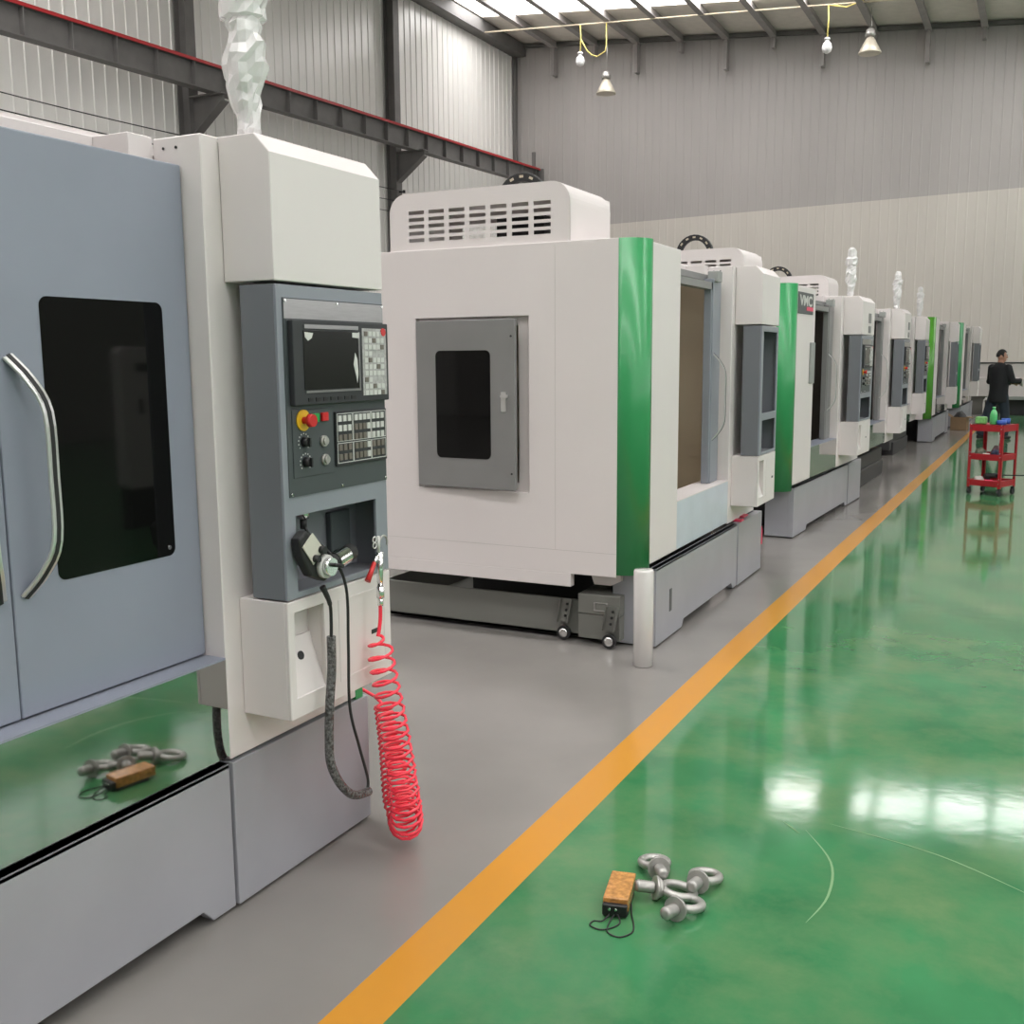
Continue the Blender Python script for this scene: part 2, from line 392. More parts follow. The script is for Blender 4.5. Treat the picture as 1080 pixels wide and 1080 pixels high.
def cone(x, zt, zb, lab):
    r = empty('pendant_lamp', (x, 31.5, zb)); tag(r, lab, 'lamp', 'conical pendant lamps')
    MB().lathe([(.30, 0), (.31, .02), (.22, .2), (.10, .42), (.07, .44), (.065, .43), (.2, .2), (.28, .02)]).build('lamp_shade', 'lampcone', r)
    MB().lathe([(.07, .44), (.14, .46), (.15, .56), (.12, .58), (.13, .62), (.05, .68)]).build('lamp_housing', 'zinc', r)
    MB().tube([(0, 0, .68), (.03, 0, (zt - zb) * .6), (0, 0, zt - zb)], .012, 5).build('hanging_cord', 'zinc', r)
cone(-12.56, 11.7, 9.72, 'conical metal pendant lamp hanging low on the left')
cone(-4.72, 11.1, 9.88, 'conical metal pendant lamp hanging on the right')

# ------------------------------------------------------------------ milling machines
def handle(parent, x, y, z0, z1, sgn, lab=None, out=.06, shift=.05):
    """flat chrome bow handle with a dark rubber inlay; sgn = direction the bow is shifted along Y"""
    pts = [(x, y, z0), (x + out * .6, y + sgn * shift * .55, z0 + .055), (x + out, y + sgn * shift, z0 + .13), (x + out, y + sgn * (shift + .004), (z0 + z1) / 2), (x + out, y + sgn * shift, z1 - .13), (x + out * .6, y + sgn * shift * .55, z1 - .055), (x, y, z1)]
    pts = [tuple(p) for p in smooth(pts, 4)]
    h = MB().tube(pts, 0, flat=(.034, .008, (0, 1, 0))).build('handle', 'alu', parent, .003, 2)
    if lab: h['label'] = lab
    q = []
    for i, p in enumerate(pts):
        t = (Vector(pts[min(i + 1, len(pts) - 1)]) - Vector(pts[max(i - 1, 0)])).normalized(); nn = Vector((t.z, 0, -t.x)).normalized()
        q.append(Vector(p) + nn * .0045)
    MB().tube(q, 0, flat=(.012, .002, (0, 1, 0))).build('rubber_inlay', 'rubber', parent)
    return h

def machine(ox, oy, rz, label, P):
    root = empty('milling_machine', (ox, oy, 0), rz); tag(root, label, 'milling machine', 'row of milling machines')
    root.scale = (1, 1, P.get('sz', 1))
    xb, xc, o0, o1, c0, c1, end = P['xb'], P['xc'], P['o0'], P['o1'], P['c0'], P['c1'], P['end']
    D = -1.68; be = end - .06
    # base trough
    if P.get('base', True):
        b0, bs = .13, P.get('bs', o1 + .08)
        n0, n1 = b0 + .48, bs - .14
        mb = MB(); mb.prism([(b0, .012), (n0, .012), (n0 + .03, .055), (n1, .055), (n1 + .04, .012), (bs - .008, .012), (bs - .008, .45), (b0, .45)], -.05, -.006, fYZ)
        mb.box(-.26, -.05, b0, b0 + .02, .012, .45); mb.box(-.045, -.006, b0, bs - .008, .435, .45)
        mb.build('base_trough', 'basegrey', root, .003, 2)
        mb = MB(); mb.box(-.05, .0, bs, end, .012, .45); mb.box(-.26, -.05, end - .02, end, .012, .45)
        mb.build('base_end_section', 'basegrey', root, .003, 2)
        if P.get('slot'): BOX('base_slot', 'panelgrey', root, -.007, -.004, b0 + .235, b0 + .275, .16, .29)
    # bed casting, dark, set back under the body
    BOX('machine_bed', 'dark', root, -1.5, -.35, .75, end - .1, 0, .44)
    if not P.get('base', True):
        mb = MB(); mb.box(-1.2, -.15, .3, end - .2, .08, .36); mb.box(-.6, -.12, .5, end - .25, .0, .2); mb.build('chip_tray', 'dark', root, .01)
    # green corner column (quarter round)
    if P.get('col'):
        r = .14; cx = xb - r
        pl = [(cx, r)] + [(cx + r * math.sin(t), r - r * math.cos(t)) for t in [PI / 2 * k / 10 for k in range(11)]]
        pl.insert(1, (cx, 0)) if False else None
        g = MB().prism(pl, .425, 2.215, fXY).build('corner_column', P['col'], root)
        for p in g.data.polygons: p.use_smooth = abs(p.normal.z) < .5 and p.area > .01
        mb = MB().box(cx + .0, cx + r * .2, .0, .003, .425, 2.215); mb.bm.free()
        g['label'] = 'green rounded corner column' if P['col'] == 'green' else 'lime green corner column'
    # near side panel, with the side-door opening if any
    hx0, hx1, hz0, hz1 = -1.44, -.715, .85, 1.83
    sd = P.get('sidedoor')
    mb = MB(); mb.grid([D, hx0, hx1, xb - .14], [.41, hz0, hz1, 2.215], lambda u, v: sd and hx0 < u < hx1 and hz0 < v < hz1, 0, .035, fXZ)
    sp = mb.build('side_panel', 'white', root, .002)
    mb = MB(); mb.box(D, xb - .14, -.001, 0, .539, .541); mb.box(-.555, -.5535, -.001, .0, .541, 2.2); mb.build('panel_seam', M['seam'], sp)
    BOX('bottom_ledge', 'white', root, D, -.46, .0, .05, .335, .41, .003)
    if P.get('col'): pass
    BOX('front_panel', 'white', root, xb - .035, xb, .14 if P.get('col') else 0, o0, .47, 2.2, .004)
    BOX('back_panel', 'white', root, D - .03, D, 0, be, .41, 2.215)
    BOX('far_side_panel', 'white', root, D, xb - .17, be - .03, be, .41, 2.215)
    mb = MB(); mb.grid([D, -1.45, -.62, xb - .32], [.03, .70, be - .3, be - .03], lambda u, v: .7 < v < be - .3 and -1.45 < u < -.62, 2.19, 2.215, fXY); mb.build('roof_panel', 'white', root)
    # header over the door, stepped like sheet metal boxes
    mb = MB(); mb.box(xb - .33, xb - .30, .05, o1 - .085, 2.08, 2.2); mb.box(xb - .33, xb - .17, o1 - .085, o1, 2.08, 2.2)
    mb.box(xb - .33, xb - .035, .05, o0 - .02, 2.19, 2.2); mb.build('header', 'white', root, .002)
    BOX('door_track', 'doorgrey', root, xb - .17, xb - .12, .12, o1 - .004, 2.09, 2.128)
    # far pillar
    mb = MB(); mb.box(xb - .17, xb, o1, be, .46, 2.195)
    pl = mb.build('pillar', 'white', root, .003)
    for dx in (.13, .085): MB().cyl((xb - dx, o1 - .001, 2.166), (xb - dx, o1 - .003, 2.166), .004, n=8).build('screw_hole', 'black', pl)
    if P.get('farcol'): BOX('far_corner_strip', 'green', root, xb - .08, xb + .002, be - .005, be + .035, .452, 2.19)
    # splash panel and sill
    BOX('splash_panel', P.get('splash', 'mirror'), root, xb - .015, xb - .002, o0, o1 - .0, .472, .757)
    BOX('sill', P.get('sill', 'bluegrey'), root, xb - .17, xb - .002, o0, o1, .757, .763)
    # steel liner inside
    li = MB(); x0, x1, y0, y1, z0, z1 = -1.15, xb - .18, .22, o1 + .1, .62, 2.08
    li.box(x0, x1, y0, y1, z0 - .02, z0); li.box(x0 - .02, x0, y0, y1, z0, z1); li.box(x0, x1, y1, y1 + .02, z0, z1); li.box(x0, x1, y0 - .02, y0, z0, z1)
    li.build('inner_liner', P.get('liner', 'liner'), root)
    mb = MB(); mb.box(x1 - .30, x1 - .27, y1 - .01, y1 + .0, z0, z1); mb.build('liner_rib', 'dark', root)
    # doors
    dm = P.get('doormat', 'bluegrey'); xd = xb - .07
    if P.get('open'):
        d0 = P['open']
        dr = MB().box(xd - .05, xd, d0, o1 - .03, .765, 2.10); dr.box(xd, xd + .006, d0 + .02, d0 + .05, .765, 2.10)
        dr = dr.build('sliding_door', dm, root, .004); dr['label'] = 'grey framed sliding door, slid open'
        handle(dr, xd, d0 + .07, 1.05, 1.62, 1, out=.075, shift=.03)
        dl = BOX('sliding_door', dm, root, xd - .03, xd, .16, o0 - .01, .765, 2.12, .003)
        handle(dl, xd, o0 - .03, 1.05, 1.62, 1, out=.05, shift=.01)
        t = BOX('top_rail', 'doorgrey', root, xb - .13, xb - .07, o0, d0 + .02, 2.03, 2.075)
        BOX('track_end_block', 'rubber', root, xb - .16, xb - .06, o0 + .02, o0 + .09, 2.02, 2.08)
        BOX('switch_box', 'brace', root, xb - .11, xb - .04, d0 + .04, d0 + .14, 2.08, 2.15, .004)
    else:
        mid = (o0 + o1) / 2 + .005
        for (a, b, wa, wb, sg) in ((mid + .002, o1 - .004, mid + .128, o1 - .10, 1), (o0, mid - .002, o0 + .10, mid - .128, -1)):
            d = BOX('sliding_door', dm, root, xd - .03, xd, a, b, .768, 2.118, .004, 2)
            MB().prism(rrect(wa, wb, 1.075, 1.752, .022), xd - .002, xd + .0015, fYZ).build('window', 'glass', d)
            if sg > 0: MB().cyl((xd + .001, wb - .022, 1.098), (xd + .004, wb - .022, 1.098), .006, n=12).build('window_screw', 'chrome', d)
            handle(d, xd, (mid + .034) if sg > 0 else (mid - .034), 1.055, 1.615, sg)
    # upper box with chamfered front, lower box
    ch = .05
    MB().prism([(xb + .002, 1.812), (xc, 1.812), (xc, 2.143), (xc - ch, 2.195), (xb - .12, 2.195), (xb - .12, 2.19), (xb + .002, 2.18)], c0, c1, fXZ).build('upper_box', 'white', root, .002)
    lb = MB(); yA, yB, yC, yD = c0 + .03, c0 + .165, c0 + .235, c0 + .485
    lb.grid([c0, yA, yB, yC, yD, c1], [.58, .64, .89, .925], lambda u, v: yA < u < yB and .64 < v < .89, xc - .012, xc, fYZ)
    lb.box(xb + .001, xc - .012, c0, c0 + .01, .58, .925); lb.box(xb + .001, xc - .012, c1 - .01, c1, .58, .925); lb.box(xb + .001, xc - .012, c0 + .01, c1 - .01, .58, .59); lb.box(xb + .001, xc - .012, c0 + .01, c1 - .01, .915, .925)
    lbo = lb.build('lower_box', 'white', root, .002)
    MB().prism([(xc - .010, .64), (xc - .004, .64), (xc - .055, .80), (xc - .061, .80)], yA, yB, fXZ).build('sloped_socket_plate', 'white', lbo)
    mb = MB(); mb.box(xc - .066, xc - .062, yA - .003, yB + .003, .637, .893); mb.box(xc - .062, xc - .012, yB, yB + .003, .637, .893); mb.box(xc - .062, xc - .012, yA - .003, yA, .637, .893); mb.box(xc - .062, xc - .012, yA, yB, .89, .893); mb.box(xc - .062, xc - .012, yA, yB, .637, .64); mb.build('recess_liner', 'white', lbo)
    def onsl(y, t, r, m_, nm):
        px_, pz_ = xc - .004 - .051 * t, .64 + .16 * t; n_ = Vector((.16, 0, .051)).normalized()
        MB().cyl(Vector((px_, y, pz_)), Vector((px_, y, pz_)) + n_ * .003, r, n=16).build(nm, m_, lbo)
    onsl(c0 + .05, .62, .013, 'brace', 'socket_cover'); onsl(c0 + .096, .66, .013, 'black', 'socket_hole')
    mb = MB(); mb.grid([yC, yC + .008, yD - .008, yD], [.63, .638, .875, .883], lambda u, v: yC + .008 < u < yD - .008 and .638 < v < .875, xc, xc + .0015, fYZ)
    mb.build('recess_border', 'white', lbo)
    BOX('latch_slot', 'black', lbo, xc, xc + .002, c0 + .405, c0 + .445, .738, .752)
    # grey control cabinet
    C0, C1 = c0 + .004, c1 - .004; zt, zb = 1.803, .93
    cab = MB(); hy0, hy1, hz1, hz0 = C0 + .048, C1 - .062, 1.165, .948
    py0, py1, pz0, pz1 = C0 + .045, C1 - .03, 1.215, 1.765
    emp = P.get('nopanel')
    if emp: hy0, hy1, py0, py1 = C0 + .07, C1 - .035, C0 + .06, C1 - .035
    def H(u, v):
        a = hy0 < u < hy1 and hz0 < v < hz1
        b_ = emp and py0 < u < py1 and pz0 < v < pz1
        return a or b_
    us = sorted({C0, C1, hy0, hy1, py0, py1})
    cab.grid(us, [zb, hz0, hz1, pz0, pz1, zt], H, xc - .01, xc, fYZ)
    ca = cab.build('control_cabinet', 'cabfront', root, .0015)
    cs = MB(); xk = xc - .125
    cs.box(xk, xc - .01, C0, C0 + .008, zb, zt); cs.box(xk, xc - .01, C1 - .008, C1, zb, zt); cs.box(xk, xc - .01, C0 + .008, C1 - .008, zb, zb + .012)
    cs.box(xk, xc - .01, C0 + .008, C1 - .008, zt - .01, zt); cs.box(xk, xk + .008, C0 + .008, C1 - .008, zb + .012, zt - .01); cs.box(xk, xc - .01, C0 + .008, C1 - .008, 1.185, 1.195)
    cs.build('cabinet_case', 'cabgrey', ca, .001)
    BOX('socket_plate', 'panelgrey', ca, xk + .008, xk + .03, C1 - .17, C1 - .07, .99, 1.13, .003)
    if not emp:
        q = lambda a: c0 + a
        pp = BOX('panel_plate', 'panelgrey', ca, xc, xc + .003, q(.027), q(.508), 1.22, 1.768)
        BOX('stainless_strip', 'steel', ca, xc + .003, xc + .0045, q(.029), q(.506), 1.712, 1.765)
        for a, z in ((.035, 1.76), (.27, 1.76), (.5, 1.76), (.035, 1.228), (.27, 1.228), (.5, 1.228)):
            MB().cyl((xc + .003, q(a), z), (xc + .0075, q(a), z), .004, n=10).build('panel_screw', 'chrome', ca)
        BOX('monitor_housing', 'bezel', ca, xc + .003, xc + .022, q(.042), q(.506), 1.474, 1.708, .003, 2)
        BOX('lcd_screen', 'screen', ca, xc + .022, xc + .0235, q(.085), q(.345), 1.517, 1.68)
        mb = MB(); mb.box(xc + .0222, xc + .025, q(.09), q(.345), 1.686, 1.697); mb.box(xc + .0222, xc + .025, q(.09), q(.352), 1.508, 1.514); mb.box(xc + .0222, xc + .0242, q(.346), q(.352), 1.514, 1.68)
        mb.build('screen_trim', 'steel', ca)
        mb = MB(); mb.prism([(q(.09), 1.676), (q(.128), 1.674), (q(.122), 1.66), (q(.105), 1.652), (q(.092), 1.662)], xc + .0236, xc + .0245, fYZ)
        mb.build('peeling_film', 'key', ca); mb = MB()
        mb.prism([(q(.315), 1.678), (q(.35), 1.678), (q(.35), 1.662), (q(.315), 1.664)], xc + .0236, xc + .0245, fYZ)
        mb.build('peeling_film', 'key', ca); mb = MB()
        mb.prism([(q(.327), 1.62), (q(.338), 1.60), (q(.341), 1.555), (q(.335), 1.53), (q(.330), 1.55), (q(.318), 1.585)], xc + .0236, xc + .0242, fYZ)
        mb.build('peeling_film', 'key', ca)
        BOX('keypad_sheet', 'keysheet', ca, xc + .022, xc + .0235, q(.366), q(.492), 1.492, 1.692)
        mb = MB(); 
        for r_ in range(10):
            for c_ in range(5):
                if (r_ in (3, 7) and c_ > 1): continue
                z = 1.683 - r_ * .0196; y = q(.375) + c_ * .0215
                mb.mi = 0 if (r_ * 3 + c_ * 2) % 7 else 1
                mb.box(xc + .0235, xc + .0255, y, y + .0165, z - .014, z)
        mb.build('membrane_key', ['key', 'keydim'], ca)
        MB().cyl((xc + .0235, q(.475), 1.682), (xc + .027, q(.475), 1.682), .012, n=16).build('red_key', 'red', ca)
        mb = MB()
        for k in range(7): mb.box(xc + .022, xc + .024, q(.10) + k * .034, q(.10) + k * .034 + .022, 1.484, 1.494)
        mb.build('soft_key', 'black', ca)
        BOX('switch_plate', 'panelgrey', ca, xc + .003, xc + .006, q(.046), q(.232), 1.272, 1.462, .001)
        es = MB().cyl((xc + .006, q(.092), 1.432), (xc + .010, q(.092), 1.432), .030, n=24).build('emergency_stop', 'yellow', ca)
        MB().cyl((xc + .010, q(.092), 1.432), (xc + .03, q(.092), 1.432), .010, n=16).cyl((xc + .03, q(.092), 1.432), (xc + .044, q(.092), 1.432), .019, .017, n=24).build('stop_button_head', 'red', es) if False else None
        MB().cyl((xc + .010, q(.092), 1.432), (xc + .03, q(.092), 1.432), .010, n=16).cyl((xc + .03, q(.092), 1.432), (xc + .044, q(.092), 1.432), .019, .017, n=24).build('stop_button_head', 'red', ca)
        BOX('start_button', 'greenlamp', ca, xc + .006, xc + .016, q(.132), q(.158), 1.424, 1.449, .002)
        BOX('halt_button', 'red', ca, xc + .006, xc + .016, q(.172), q(.2), 1.425, 1.45, .002)
        for (a, z) in ((.093, 1.371), (.098, 1.314)):
            k_ = MB().cyl((xc + .006, q(a), z), (xc + .024, q(a), z), .015, .012, n=18); k_.box(xc + .024, xc + .03, q(a) - .003, q(a) + .003, z - .013, z + .013); k_.build('rotary_knob', 'black', ca)
            mb = MB()
            for t in range(11):
                an = math.radians(-40 + 26 * t); mb.box(xc + .006, xc + .0066, q(a) - math.cos(an) * .024 - .002, q(a) - math.cos(an) * .024 + .002, z + math.sin(an) * .024 - .002, z + math.sin(an) * .024 + .002)
            mb.build('dial_mark', 'key', ca)
        for (a, z) in ((.181, 1.368), (.184, 1.314)):
            MB().cyl((xc + .006, q(a), z), (xc + .014, q(a), z), .016, n=20).cyl((xc + .014, q(a), z), (xc + .02, q(a), z), .011, n=20).build('key_switch', 'zinc', ca)
        BOX('button_panel', 'bezel', ca, xc + .003, xc + .012, q(.238), q(.502), 1.288, 1.448, .002)
        mb = MB(); 
        for g_, (ga, gn) in enumerate(((.247, 3), (.328, 4), (.42, 3))):
            for r_ in range(5):
                for c_ in range(gn):
                    y = q(ga) + c_ * (.0235 if gn == 3 else .0215); z = 1.437 - r_ * .0285
                    lit = r_ < 2 or (r_ == 2 and g_ == 2) or (c_ == gn - 1 and g_ == 1)
                    mb.mi = 0 if (lit and not (r_ == 1 and g_ == 1 and c_ < 3)) else 1
                    mb.box(xc + .012, xc + .0155, y, y + .015, z - .018, z)
        mb.build('panel_key', ['key', 'keydim'], ca)
        mb = MB()
        for (a0, a1, zz0, zz1) in ((.242, .32, 1.36, 1.443), (.322, .415, 1.36, 1.443), (.417, .496, 1.36, 1.443), (.242, .32, 1.296, 1.356), (.322, .415, 1.296, 1.356), (.417, .496, 1.296, 1.356)):
            mb.grid([q(a0), q(a0) + .002, q(a1) - .002, q(a1)], [zz0, zz0 + .002, zz1 - .002, zz1], lambda u, v, a0=a0, a1=a1, zz0=zz0, zz1=zz1: q(a0) + .002 < u < q(a1) - .002 and zz0 + .002 < v < zz1 - .002, xc + .012, xc + .0128, fYZ)
        mb.build('key_group_outline', 'key', ca)
    # louvred hood on the roof
    if P.get('hood', True):
        hx0_, hx1_, hzt, hy_ = -1.615, -.475, 2.535, P.get('hoody', .70)
        r = .11
        prof = lambda: [(hx0_, 2.2), (hx1_, 2.2)] + [(hx1_ - r + r * math.cos(t), hzt - r + r * math.sin(t)) for t in [PI / 2 * k / 8 for k in range(9)]] + [(hx0_ + r + r * math.cos(t), hzt - r + r * math.sin(t)) for t in [PI / 2 + PI / 2 * k / 8 for k in range(9)]]
        # near face with slots: centre grid plus two side strips
        us = []; hl = []
        u = hx0_ + r + .02
        for c_ in range(7): hl.append((u, u + .102)); us += [u, u + .102]; u += .1325
        vs = []; vl = []
        v = 2.262
        for r_ in range(5): vl.append((v, v + .021)); vs += [v, v + .021]; v += .0385
        us = [hx0_ + r] + us + [hx1_ - r]; vs = [2.2] + vs + [hzt]
        mb = MB(); mb.grid(us, vs, lambda a, b: any(p < a < q_ for p, q_ in hl) and any(p < b < q_ for p, q_ in vl), .02, .024, fXZ)
        for sgn, xx in ((1, hx1_ - r), (-1, hx0_ + r)):
            pts = [(xx, 2.2), (xx + sgn * r, 2.2)] + [(xx + sgn * r * math.cos(t), hzt - r + r * math.sin(t)) for t in [PI / 2 * k / 8 for k in range(9)]]
            mb.prism(pts, .02, .024, fXZ)
        # shell: top and both ends swept along Y with rounded far edge
        out = prof()
        rings = []
        for (yy, ins) in ((.02, 0), (hy_ - .10, 0), (hy_ - .03, .03), (hy_, .10)):
            rings.append([mb.bm.verts.new((max(hx0_ + ins, min(hx1_ - ins, a)), yy, min(b, hzt - ins))) for a, b in out])
        n = len(out)
        for A, B in zip(rings, rings[1:]):
            for k in range(1, n):
                f = mb.face([A[k], A[(k + 1) % n], B[(k + 1) % n], B[k]])
        mb.build('roof_hood', 'white', root)
        mb = MB(); mb.box(-1.05, -.75, .28, .5, 2.2, 2.40); mb.cyl((-.62, .4, 2.2), (-.62, .4, 2.42), .06); mb.box(-.72, -.5, .3, .34, 2.2, 2.33); mb.build('spindle_motor', 'dark', root)
    if P.get('chain'):
        cx_, cy_, cz_, cr_ = P['chain']
        pts = [(cx_ + cr_ * math.cos(t), cy_, cz_ + cr_ * math.sin(t)) for t in [PI * k / 14 for k in range(15)]]
        pts = [(cx_ + cr_, cy_, 2.2)] + pts + [(cx_ - cr_, cy_, 2.2)]
        ch_ = MB().tube(pts, 0, flat=(.05, .055, (0, 1, 0))).build('cable_chain', 'rubber', root, .004)
        for k in range(1, 14, 2):
            t = PI * k / 14; c_ = Vector((cx_ + cr_ * math.cos(t), cy_ - .026, cz_ + cr_ * math.sin(t)))
            T = Matrix.Translation(c_) @ Matrix.Rotation(-t, 4, 'Y'); MB().box(-.008, .008, -.003, .003, -.014, .014, T).build('chain_link', 'beige', ch_)
    if P.get('lamp'):
        lx, ly, s_ = xb + .045, c0 + .075, P['lamp']
        MB().cyl((lx, ly, 2.195), (lx, ly, 2.56), .022, n=12).cyl((lx, ly, 2.56), (lx, ly, 2.64), .03, n=12).build('signal_lamp', 'key', root)
        T = Matrix.Translation((lx, ly, 2.19)); mb = MB(); prof_ = [(.014, 0), (.030, .015), (.034, .03), (.030, .05), (.040, .10), (.048, .17), (.052, .25), (.046, .30), (.040, .315), (.058, .32), (.060, .375), (.048, .38), (.036, .40), (.040, .44), (.034, .47), (.02, .485), (.006, .49)]
        pr2 = []
        for (ra, za), (rb, zb2) in zip(prof_, prof_[1:]):
            k_ = max(1, int((zb2 - za) / .022))
            for q_ in range(k_): pr2.append((ra + (rb - ra) * q_ / k_, za + (zb2 - za) * q_ / k_))
        pr2.append(prof_[-1]); mb.lathe(pr2, T, 16); rnd = random.Random(int(s_))
        for v in mb.bm.verts:
            n_ = noise.noise(v.co * 14 + Vector((s_, 0, 0))); c = Vector((lx, ly, v.co.z)); d = v.co - c
            v.co = c + d * (1 + .35 * n_ + rnd.uniform(-.16, .16)) + Vector((0, 0, .006 * rnd.uniform(-1, 1)))
        for f in mb.bm.faces: f.smooth = False
        b_ = mb.build('plastic_bag', 'bag', root); b_['label'] = 'clear plastic wrapped round the signal lamp'
    return root

WHITE_M = 'white and grey milling machine'
P1 = dict(xb=-.005, xc=.17, o0=.54, o1=1.77, c0=1.835, c1=2.35, end=2.45, bs=1.772, hood=False, lamp=1.0, farcol=True, col='green', sidedoor=False)
m1 = machine(-2.01, .40, 0, 'nearest milling machine, blue-grey doors closed, red spiral hose at its control panel', P1)
BOX('roof_bracket', 'cabfront', m1, -.33, -.27, 1.27, 1.36, 2.18, 2.235, .003)
P2 = dict(doormat='cabfront', xb=-.05, xc=.135, o0=.62, o1=1.745, c0=1.815, c1=2.32, end=2.54, bs=1.86, col='green', sidedoor=True, open=1.49, splash='film', sill='white', nopanel=True, slot=True, chain=(-1.39, 1.32, 2.645, .165))
m2 = machine(-1.80, 5.18, 0, 'white milling machine with green corner and grey side door, second nearest, empty control cabinet', P2)
P3 = dict(liner='linerdark', xb=-.03, xc=.16, o0=.80, o1=1.93, c0=2.03, c1=2.68, end=3.12, bs=2.45, col='green', open=1.66, lamp=5.0, chain=(-1.338, 1.217, 2.613, .165), doormat='doorgrey')
m3 = machine(-1.858, 9.03, -math.radians(2.3), 'white milling machine with green corner carrying a dark logo plaque', P3)
P4 = dict(chain=(-1.45, 1.54, 2.59, .165), liner='linerdark', xb=-.03, xc=.14, o0=.5, o1=1.72, c0=1.84, c1=2.4, end=2.5, base=False, open=1.50, lamp=9.0, doormat='doorgrey')
m4 = machine(-1.775, 12.62, -math.radians(1.5), 'white milling machine without base trough, fourth along the row', P4)
P5 = dict(liner='linerdark', xb=-.03, xc=.14, o0=.5, o1=1.72, c0=1.84, c1=2.4, end=2.5, base=False, open=1.50, lamp=12.0, hood=False, sz=1.025, doormat='doorgrey')
m5 = machine(-1.925, 17.2, -math.radians(1), 'white milling machine half hidden, beside the lime green column machine', P5)
P6 = dict(liner='linerdark', xb=-.03, xc=.14, o0=.7, o1=2.5, c0=2.62, c1=2.95, end=3.05, bs=2.6, col='lime', open=2.27, hood=False, nopanel=True, sz=1.03, doormat='doorgrey')
m6 = machine(-1.69, 20.4, -math.radians(1), 'white milling machine with lime green corner column', P6)
P7 = dict(liner='linerdark', xb=-.03, xc=.14, o0=.7, o1=2.5, c0=2.75, c1=3.3, end=3.45, bs=2.7, col='green', open=2.27, hood=False, nopanel=True, sz=1.035, doormat='doorgrey')
m7 = machine(-1.50, 24.85, -math.radians(1), 'white milling machine with green corner, farthest of the row', P7)

# side door of the second machine, slightly ajar, hinged on its left edge
hx, hz0, hz1 = -1.425, .865, 1.815
d = empty('side_door', (hx, .012, 0), -math.radians(2.2)); d.parent = m2; bpy.data.objects.remove(d)
def side_door(root):
    T = Matrix.Translation((hx, .006, 0)) @ Matrix.Rotation(-math.radians(3.2), 4, 'Z')
    W = .655
    mb = MB()
    mb.prism([(0, hz0), (W, hz0), (W, hz1), (0, hz1)], -.03, 0, lambda u, v, w: T @ Vector((u, w, v)))
    dd = mb.build('side_door', 'doorgrey', root, .004, 2); dd['label'] = 'grey side door standing slightly ajar'
    MB().prism(rrect(.135, .50, 1.035, 1.645, .03), -.032, -.029, lambda u, v, w: T @ Vector((u, w, v))).build('window', 'glass', dd)
    mb = MB(); mb.prism(rrect(W - .085, W - .055, 1.305, 1.415, .006), -.036, -.03, lambda u, v, w: T @ Vector((u, w, v)))
    mb.prism(rrect(W - .08, W - .035, 1.383, 1.40, .006), -.052, -.04, lambda u, v, w: T @ Vector((u, w, v)))
    mb.cyl(T @ Vector((W - .07, -.03, 1.39)), T @ Vector((W - .07, -.05, 1.39)), .010, n=14)
    mb.build('latch', 'alu', dd)
    mb = MB()
    for z in (1.72, .96): mb.cyl(T @ Vector((W - .02, -.03, z)), T @ Vector((W - .02, -.034, z)), .006, n=10)
    mb.build('latch_bolt', 'rubber', dd)
    # jamb of the opening: recessed lip
    mb = MB(); mb.grid([-1.44, -1.42, -.79, -.715], [.85, .9, 1.78, 1.83], lambda u, v: -1.42 < u < -.79 and .9 < v < 1.78, .035, .045, fXZ)
    mb.box(-.80, -.79, .045, .3, .9, 1.78)
    mb.build('door_jamb', 'white', root)
side_door(m2)
# coolant trays beneath the second machine
mb = MB(); mb.grid([-1.8, -1.78, -.45, -.43], [.12, .14, 1.2, 1.22], lambda u, v: False, .02, .04, fXY)
mb.box(-1.8, -.43, .12, .14, .02, .235); mb.box(-1.8, -.43, 1.2, 1.22, .02, .235); mb.box(-1.8, -1.78, .14, 1.2, .02, .235); mb.box(-.45, -.43, .14, 1.2, .02, .235)
t_ = mb.build('coolant_tray', 'tank', m2, .002)
BOX('coolant_tank', 'tank', m2, -.44, -.19, .06, .6, .035, .175, .003); BOX('tank_lid', 'tank', m2, -.44, -.19, .055, .6, .178, .29, .003)
mb = MB(); mb.grid([-.34, -.335, -.265, -.26], [.2, .205, .245, .25], lambda u, v: -.335 < u < -.265 and .205 < v < .245, .049, .055, fXZ); mb.build('tank_handle', 'chrome', m2)
MB().prism([(-.38, .40), (-.20, .40), (-.20, .37), (-.26, .34), (-.36, .34)], .1, .4, fXZ).build('drain_funnel', 'white', m2)
def caster(x, y):
    mb = MB(); mb.prism([(x - .045, .10), (x + .025, .10), (x + .05, .24), (x - .02, .24)], y, y + .006, fXZ)
    mb.prism([(x - .045, .10), (x - .042, .10), (x - .017, .24), (x - .02, .24)], y - .025, y, fXZ); mb.prism([(x + .022, .10), (x + .025, .10), (x + .05, .24), (x + .047, .24)], y - .025, y, fXZ)
    b = mb.build('caster_bracket', 'tank', m2)
    mb = MB()
    for k in range(3): mb.cyl((x + .003 + k * .006, y, .14 + k * .035), (x + .003 + k * .006, y - .006, .14 + k * .035), .008, n=8)
    mb.build('bracket_slot', 'black', b)
    MB().cyl((x + .0, y - .025, .045), (x + .0, y + .0, .045), .04, n=20).build('caster_wheel', 'rubber', m2)
    MB().lathe([(.014, 0), (.026, 0), (.026, .003), (.014, .003)], Matrix.Translation((x, y - .026, .045)) @ Matrix.Rotation(PI / 2, 4, 'X'), 16).build('wheel_hub', 'chrome', b)
caster(-.54, .10); caster(-.235, .03)
# red plastic scraps in the gutter
mb = MB(); mb.box(-.09, -.0, 1.93, 2.0, .452, .466); mb.box(-.09, -.02, 2.08, 2.2, .46, .47); mb.build('red_plastic_scrap', 'magenta', m2)
mb = MB(); mb.prism([(2.53, .2), (2.56, .19), (2.56, .30), (2.545, .33)], -.03, .004, fYZ); mb.build('red_plastic_scrap', 'magenta', m2)
